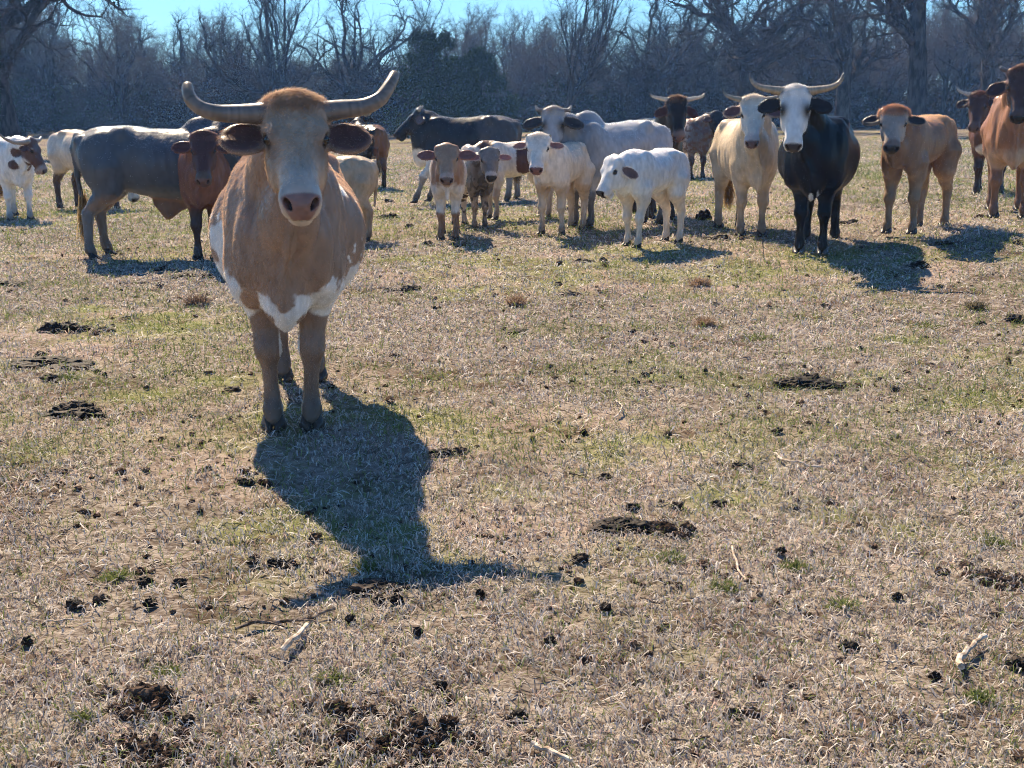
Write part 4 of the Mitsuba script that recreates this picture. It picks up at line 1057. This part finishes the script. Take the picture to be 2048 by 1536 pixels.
make_cow('cow', (6.14, 15.0), -110, 1.09, coat((0.25, 0.115, 0.062), face=(0.075, 0.036, 0.026), neckc=(0.27, 0.13, 0.068), leg=(0.19, 0.10, 0.06), belly=(0.40, 0.26, 0.17), ear=(0.20, 0.10, 0.06), inner=(0.05, 0.022, 0.018), muzzle=(0.10, 0.06, 0.05)), 'tall red brown cow with stubby horn tips cut off by the right edge', 'cow',
         dict(h=0.016, fat=0.92, poll=(0.98, -0.02, 1.55), hyaw=0, hpitch=62, ears=(0.23, 24, 8), earu=0.12, horns=upswept(0.11, 0.03, fwd=0.02, r=(0.03, 0.017), blunt=True, base=(0.12, 0.09, 0.08)), poll_hair=1200, poll_len=0.03, poll_tint=(1.4, 1.2, 1.1), nose=(0.02, 0.02, 0.022), seed=33, hair=8000, dewlap=0.8, breast=0.7, hoof=(0.03, 0.024, 0.02)))


# ------------------------------------------------------------------ droppings, sticks and tufts on the turf
def on_turf(u, v):
    """The point of the turf seen along the line (u, v) of the survey, used once to set things down."""
    d = np.array([(u - 1024) / 2400, math.cos(PITCH) - (v - 768) / 2400 * math.sin(PITCH), -math.sin(PITCH) - (v - 768) / 2400 * math.cos(PITCH)])
    t = 1.55 / -d[2]
    for _ in range(6):
        p = EYE + t * d
        t = (1.55 - float(surf_z(p[0], p[1]))) / -d[2]
    return EYE + t * d


def dung_colour(p, n, uv):
    f = fbm(p.x * 45, p.y * 45, p.z * 60, 3)
    g = fbm(p.x * 9, p.y * 9, 2.0, 2)
    return mix([0.010, 0.0075, 0.006], [0.075, 0.05, 0.036], smoothstep(0.45, 0.8, 0.6 * f + 0.4 * g))


scene['m_dung'] = {'type': 'principled', 'base_color': proc(dung_colour), 'roughness': 0.72, 'specular': 0.15}


def stick_colour(p, n, uv):
    f = fbm(p.x * 60, p.y * 60, p.z * 60, 3)
    return mix([0.30, 0.23, 0.17], [0.62, 0.55, 0.47], smoothstep(0.3, 0.7, f))


def bark_stick(p, n, uv):
    f = fbm(p.x * 70, p.y * 70, p.z * 70, 3)
    return mix([0.06, 0.045, 0.035], [0.30, 0.24, 0.19], smoothstep(0.4, 0.75, f))


scene['m_stick'] = {'type': 'diffuse', 'reflectance': proc(stick_colour)}
scene['m_dark_stick'] = {'type': 'diffuse', 'reflectance': proc(bark_stick)}


def lump(seed, lx, ly, h, rough=0.5):
    """A crumbled pile: a low uneven heap with broken lumps and folds."""
    rg = np.random.default_rng(seed)
    m = trimesh.creation.icosphere(4, 1.0)
    v = m.vertices.copy()
    q = v * 1.6 + rg.uniform(0, 50, 3)
    d = 0.55 + 0.9 * (meshkit.fbm(q, 3, 3) - 0.1)
    e = meshkit.fbm(v * 3.0 + rg.uniform(0, 50, 3), 3, 7)
    d = d * (0.75 + rough * (e - 0.25)) + 0.07 * rough * np.abs(2 * meshkit.noise(v * 8 + 5, 4) - 1)
    v = v * d[:, None]
    v[:, 2] = np.where(v[:, 2] > 0, v[:, 2] * (0.5 + 0.9 * meshkit.fbm(v * 2.6 + 9, 2, 8)), v[:, 2] * 0.3)
    v = v * [lx, ly, h]
    return v, m.faces


def dung(u, v, w, label=None, seed=0, tall=0.16, group=None, parts=1, deep=0.8, name='dung_pile'):
    p = on_turf(u, v)
    s = w / 2400 * np.hypot(p[1], 1.55) * 0.5
    rg = np.random.default_rng(seed + 1000)
    ms = []
    for k in range(parts):
        f = 1.0 if parts == 1 else rg.uniform(0.35, 0.62)
        vv, ff = lump(seed * 7 + k, s * f * 1.15, s * f * deep * 1.1, max(0.022, s * tall * rg.uniform(0.6, 1.3) * 1.6))
        off = np.zeros(3) if parts == 1 else np.array([rg.uniform(-1, 1) * s * 0.7, rg.uniform(-1, 1) * s * deep * 0.45, 0])
        vv = vv + p + off
        vv[:, 2] += float(surf_z(p[0] + off[0], p[1] + off[1])) - p[2] + (0.008 if parts == 1 else 0.005)
        ms.append((vv, ff))
    V, F = join(ms)
    k = part('', name, mikit.ply((V, F), 'm_dung', smooth=35))
    sdata(k, label, 'dung', group)


PILES = [
    (162, 828, 165, 'largest dark dung pile, wide and crumbled, left of the big steer\'s front hooves', 0.20, 5), (122, 660, 110, 'black dung pile with a raised lump at the left, above two other piles', 0.24, 4),
    (200, 663, 62, 'flat black dung pile just right of the lumpy one at the left', 0.16, 3), (98, 733, 165, 'long thin streak of dark dung at the left, below the lumpy pile', 0.10, 5), (82, 712, 26, 'single dark dung ball on top of the long streak at the left', 0.55, 1),
    (98, 760, 36, 'small dark dung lump just below the long streak at the left', 0.35, 1), (388, 554, 82, 'dark brown dung pile left of the big steer\'s flank', 0.16, 4), (262, 568, 60, 'thin flat brown dung patch between the left edge and the big steer', 0.08, 2),
    (20, 568, 60, 'half dried dung pile cut off by the left edge', 0.12, 4), (467, 783, 36, 'small black dung lump just left of the big steer\'s front leg', 0.35, 1),
    (805, 582, 86, 'glossy black dung pile right of the big steer\'s belly', 0.16, 4), (1141, 589, 62, 'flat dark dung pile in the open middle of the field', 0.13, 3), (1186, 521, 62, 'dark dung pile below the hooves of the pale grey cow', 0.13, 3),
    (866, 491, 58, 'dark dung pile in front of the white calf with a tan face', 0.15, 3), (1030, 664, 66, 'thin brown dung patch low in the middle of the field', 0.08, 2), (1605, 772, 142, 'long black dung pile lying alone at the right, below the black cow\'s shadow', 0.15, 6),
    (1433, 480, 62, 'black dung pile in the white side-on calf\'s shadow', 0.22, 4), (1407, 441, 34, 'round black dung ball between the white side-on calf and the cream cow', 0.65, 1), (1448, 447, 50, 'flat dark dung streak touching the cream cow\'s hind hoof', 0.10, 2),
    (1690, 447, 56, 'dark dung pile right of the black cow\'s legs', 0.15, 3), (1900, 497, 66, 'thin dark dung patch below the young tan steer\'s shadow', 0.10, 2), (2034, 496, 46, 'glossy black dung pile at the right edge below the red cow', 0.2, 3),
    (1822, 540, 66, 'dung pile half inside the black cow\'s shadow', 0.16, 4), (1130, 421, 40, 'dark dung pile between the cream calf and the pale grey cow\'s legs', 0.2, 2), (786, 405, 32, 'small glossy dung pile farthest back, right of the pale tan calf', 0.3, 2),
    (772, 436, 64, 'dark dung pile right of the pale tan calf\'s hind leg', 0.15, 4), (1248, 1056, 140, 'long broken black dung pile in the foreground right of the steer\'s shadow', 0.13, 7), (1490, 931, 70, 'reddish brown dung patch next to a pale curved stick', 0.10, 3),
    (1650, 615, 22, 'small black dung lump below the tip of the black cow\'s shadow', 0.6, 1), (755, 1182, 125, 'dark elongated dung ridge below the steer\'s horn shadow', 0.14, 4), (772, 1207, 75, 'short dark dung ridge nearest below the elongated one', 0.13, 2),
    (562, 1131, 62, 'crumbly brown dung pile touching the left side of the steer\'s horn shadow', 0.14, 3), (405, 946, 44, 'dark dung lump left of the steer\'s body shadow', 0.3, 2), (492, 968, 52, 'brown dung pile touching the left edge of the steer\'s body shadow', 0.2, 3),
    (1480, 1434, 64, 'dark dung pile at the bottom right of the foreground', 0.2, 3), (2036, 1336, 46, 'dark dung lump at the right edge of the foreground', 0.5, 1), (895, 905, 80, 'brown dung pile touching the right edge of the steer\'s body shadow', 0.14, 4),
    (1420, 552, 0, None, 0, 0)]
for i, (u, v, w, lab, tall, n) in enumerate(PILES):
    if lab:
        dung(u, v, w, lab, 100 + i * 13, tall, None, n, 0.75 if w > 55 else 0.9)
CLODS = [(1265, 1013, 30), (1355, 1018, 30), (1438, 1012, 34), (1210, 960, 30), (1160, 1123, 32), (1036, 1441, 36), (291, 1168, 30), (361, 1171, 28), (327, 540, 17), (255, 637, 12), (320, 575, 14), (195, 745, 14), (210, 753, 10), (293, 780, 12), (1436, 535, 16), (1790, 780, 20), (1335, 870, 16), (1167, 869, 16),
         (1555, 868, 24), (1290, 752, 16), (1310, 742, 14), (1206, 523, 16), (1960, 646, 22), (2028, 640, 34), (1430, 612, 16), (870, 620, 12), (1265, 668, 16), (1560, 1108, 22), (505, 1127, 24), (1210, 1220, 26), (1795, 1200, 22), (1870, 1360, 22), (700, 1245, 20), (150, 1212, 34), (300, 1212, 26), (200, 1205, 30), (880, 1380, 26),
         (1700, 1300, 34), (1100, 1290, 24), (55, 1290, 22), (375, 1450, 30), (960, 1190, 18), (835, 1270, 20), (1410, 745, 12), (1880, 575, 14), (1720, 700, 10), (620, 560, 10), (820, 455, 18), (905, 470, 18)]
for i, (u, v, w) in enumerate(CLODS):
    dung(u, v, w * 1.05, 'small dark dung clod lying loose on the grass', 900 + i * 3, 0.5, 'small loose dung clods', 1, 0.9, 'dung_clod')

# trodden earth: patches of broken soil near the viewer
for i, (u, v, w, lab) in enumerate(((780, 1480, 430, 'wide patch of broken dark soil at the bottom middle of the foreground'), (280, 1405, 160, 'patch of broken dark soil at the lower left of the foreground'), (310, 1510, 190, 'strip of broken soil at the bottom left edge of the foreground'),
                                    (1990, 1160, 130, 'patch of broken dark soil at the right edge of the foreground'), (1330, 1062, 90, 'small patch of broken soil right of the long broken dung pile'))):
    p = on_turf(u, v)
    s = w / 2400 * np.hypot(p[1], 1.55) * 0.5
    rg = np.random.default_rng(300 + i)
    ms = []
    for k in range(int(18 + w * 0.20)):
        r = abs(rg.normal(0, 0.010)) + 0.006
        vv, ff = lump(5000 + i * 400 + k, r * 1.3, r * 1.2, r * 1.1, 0.7)
        x, y = p[0] + rg.normal(0, 0.5) * s, p[1] + rg.normal(0, 0.40) * s * 0.9
        ms.append((vv + [x, y, float(surf_z(x, y)) + 0.002], ff))
    V, F = join([(a, b) for a, b in ms])
    k = part('', 'soil_patch', mikit.ply((V, F), 'm_soil', smooth=False))
    sdata(k, lab, 'soil', kind='stuff')


def stick(pts, r, mat, label, group=None, name='stick', forks=0, seed=0):
    rg = np.random.default_rng(seed)
    P = np.array([on_turf(u, v) for u, v in pts])
    L = np.linalg.norm(np.diff(P, axis=0), axis=1)
    s = np.r_[0, np.cumsum(L)] / L.sum()
    t = np.linspace(0, 1, 14)
    c = PchipInterpolator(s, P)(t)
    c[:, 2] = surf_z(c[:, 0], c[:, 1]) + r * 1.2 + 0.014 + 0.004 * np.sin(t * 5 + seed)
    c[:, :2] += rg.normal(0, 0.0025, (14, 2))
    rr = r * (1 + 0.25 * rg.normal(0, 0.5, 14)) * np.linspace(1.05, 0.75, 14)
    tan = unit(np.gradient(c, axis=0))
    a = unit(np.cross(tan, [0, 0, 1.0]))
    b = np.cross(tan, a)
    th = np.arange(8) / 8 * 2 * np.pi
    V = (c[:, None] + rr[:, None, None] * (np.cos(th)[None, :, None] * a[:, None] + np.sin(th)[None, :, None] * b[:, None])).reshape(-1, 3)
    V = np.vstack([V, c[0] - tan[0] * r * 0.3, c[-1] + tan[-1] * r * 0.3])
    F = []
    for i in range(13):
        for j in range(8):
            p_, q = i * 8 + j, i * 8 + (j + 1) % 8
            F += [(p_, q, q + 8), (p_, q + 8, p_ + 8)]
    F += [(112, (j + 1) % 8, j) for j in range(8)] + [(113, 104 + j, 104 + (j + 1) % 8) for j in range(8)]
    ms = [(V, np.array(F))]
    for k in range(forks):
        i = rg.integers(4, 11)
        d = unit(tan[i] + a[i] * rg.choice([-1, 1]) * 0.8 + [0, 0, 0.25])
        ms.append(tubes(grow(rg, c[i:i + 1], d[None], np.array([L.sum() * 0.22]), 4, 0.15, 0), rr[i:i + 1] * 0.6, rr[i:i + 1] * 0.3, 6))
    k = part('', name, mikit.ply(join(ms), mat, smooth=40))
    sdata(k, label, 'stick', group)


stick([(565, 1312), (590, 1292), (603, 1278), (617, 1260)], 0.0085, 'm_stick', 'thick pale curved stick in the foreground below the steer\'s shadow', seed=1)
stick([(472, 1272), (520, 1256), (580, 1252), (632, 1244), (668, 1230)], 0.0065, 'm_dark_stick', 'long dark forked stick lying just above the thick pale curved one', forks=2, seed=2)
stick([(1916, 1348), (1925, 1326), (1945, 1305), (1966, 1290)], 0.010, 'm_stick', 'thick white weathered stick at the right of the foreground', seed=3)
stick([(1064, 1500), (1100, 1518), (1142, 1538)], 0.007, 'm_stick', 'straight pale split stick at the bottom edge of the foreground', seed=4)
stick([(1551, 913), (1560, 926), (1590, 934), (1640, 941)], 0.0062, 'm_stick', 'pale curved stick beside the reddish brown dung patch', seed=5)
stick([(1226, 845), (1240, 832), (1244, 820), (1232, 806)], 0.0042, 'm_stick', 'thin hooked pale twig in the middle of the field', seed=6)
stick([(1464, 1104), (1470, 1128), (1482, 1152), (1494, 1170)], 0.0045, 'm_stick', 'thin pale stick pointing toward the viewer right of the long broken dung pile', seed=7)
stick([(1345, 1494), (1390, 1490), (1420, 1486)], 0.004, 'm_dark_stick', 'short dark straight stick near the bottom of the foreground', seed=8)
stick([(68, 1250), (110, 1252), (146, 1251)], 0.0035, 'm_stick', 'thin straight pale stem at the left of the foreground', seed=9)
rgs = np.random.default_rng(404)
for i in range(70):
    u, v = rgs.uniform(20, 2030), 600 + 920 * rgs.uniform(0, 1) ** 0.8
    a, l = rgs.uniform(0, np.pi), rgs.uniform(22, 60) * (0.35 + 0.65 * (v - 400) / 1100)
    du, dv = np.cos(a) * l / 2, np.sin(a) * l / 2 * 0.6
    if 380 < u < 740 and v < 900:
        continue
    q = rgs.normal(0, l * 0.08, 2)
    stick([(u - du, v - dv), (u + q[0], v + q[1]), (u + du, v + dv)], float(rgs.uniform(0.0016, 0.0034)), 'm_stick' if rgs.uniform() < 0.7 else 'm_dark_stick', 'small twig lying loose among the grass blades', 'small loose twigs', 'twig', seed=20 + i)


def tuft(u, v, w, h, label, group=None, col=((0.20, 0.13, 0.085), (0.42, 0.31, 0.22)), n=260, seed=0, name='grass_tuft'):
    rg = np.random.default_rng(seed + 600)
    p = on_turf(u, v)
    s = w / 2400 * np.hypot(p[1], 1.55) * 0.5
    hh = h / 2400 * np.hypot(p[1], 1.55)
    r = np.clip(rg.normal(0, 0.27, (n, 2)), -0.6, 0.6) * [s, s * 0.8]
    root = np.column_stack([p[0] + r[:, 0], p[1] + r[:, 1], surf_z(p[0] + r[:, 0], p[1] + r[:, 1])])
    d = unit(np.column_stack([r * 1.4 + rg.normal(0, 0.3, (n, 2)) * s, np.full(n, hh * 0.9)]))
    L = hh * rg.uniform(0.5, 1.2, (n, 1))
    sd = unit(np.column_stack([rg.normal(0, 1, (n, 2)), np.zeros(n)])) * 0.0022 * max(1, p[1] / 5)
    mid = root + d * L * 0.6
    tip = mid + unit(d + rg.normal(0, 0.4, (n, 3)) - [0, 0, 0.4]) * L * 0.5
    V = np.stack([root - sd, root + sd, mid - sd * 0.8, mid + sd * 0.8, tip], 1).reshape(-1, 3)
    i = np.arange(n)[:, None] * 5
    t = rg.uniform(0, 1, (n, 1))
    k = part('', name, mikit.ply((V, np.vstack([i + [0, 1, 3], i + [0, 3, 2], i + [2, 3, 4]])), 'm_grass', color=np.repeat(np.array(col[0]) * (1 - t) + np.array(col[1]) * t, 5, 0)))
    sdata(k, label, 'grass tuft', group)


tuft(1032, 612, 46, 26, 'brown grass tuft standing alone in the middle of the field', seed=1)
tuft(395, 605, 62, 24, 'dark brown grass tuft left of the big steer\'s front legs', seed=2, col=((0.08, 0.055, 0.04), (0.28, 0.2, 0.15)))
tuft(1400, 570, 56, 20, 'upper brown grass tuft of the two left of the black cow\'s shadow', seed=3)
tuft(1410, 650, 54, 22, 'lower brown grass tuft of the two left of the black cow\'s shadow', seed=4)
tuft(1950, 620, 46, 22, 'dark grass tuft at the right side of the field', seed=5, col=((0.09, 0.08, 0.05), (0.26, 0.22, 0.14)))
for i, (u, v, w) in enumerate(((1342, 1118, 60), (1985, 1085, 70), (730, 1140, 60), (330, 1350, 70), (665, 1360, 60), (1520, 675, 70), (1850, 650, 80), (135, 755, 60), (1450, 1180, 60), (230, 1160, 60), (1590, 1140, 50), (1680, 1215, 50), (1955, 1400, 50), (170, 1440, 50))):
    tuft(u, v, w * 1.6, 14 + 9 * (v > 1000), 'fresh green grass clump growing through the dry turf', 'fresh green clumps', ((0.09, 0.12, 0.035), (0.22, 0.25, 0.09)), 170, 30 + i, 'green_clump')
# a dead weed stalk in front of the cream cow
p = on_turf(1530, 524)
rgw = np.random.default_rng(9)
st = grow(rgw, np.array([[p[0], p[1], p[2] - 0.01]]), np.array([[-0.12, 0, 1.0]]), np.array([0.27]), 6, 0.08, 0.02)
sb = grow(rgw, st[0, 2:6], unit(rgw.normal(0, 0.6, (4, 3)) + [0, 0, 0.9]), np.full(4, 0.07), 3, 0.1, 0)
k = part('', 'weed_stalk', mikit.ply(join([tubes(st, np.array([0.005]), np.array([0.003]), 6), tubes(sb, np.full(4, 0.003), np.full(4, 0.002), 5)]), 'm_dark_stick', smooth=True))
sdata(k, 'thin dead weed stalk standing in front of the cream cow', 'weed')


# ------------------------------------------------------------------ the thin blue air between here and the wood
scene['air'] = {'type': 'homogeneous', 'albedo': {'type': 'rgb', 'value': [0.93, 0.95, 0.97]}, 'sigma_t': {'type': 'rgb', 'value': [0.00022, 0.00048, 0.00100]}}
scene['haze'] = {'type': 'cube', 'to_world': T().translate([0, 1100, 15.9]).scale([2600, 2600, 17.2]), 'bsdf': {'type': 'null'}, 'interior': {'type': 'ref', 'id': 'air'}}
sdata('haze', 'faint bluish haze over the pasture and the wood', category='haze', kind='stuff')
scene['camera']['medium'] = {'type': 'ref', 'id': 'air'}
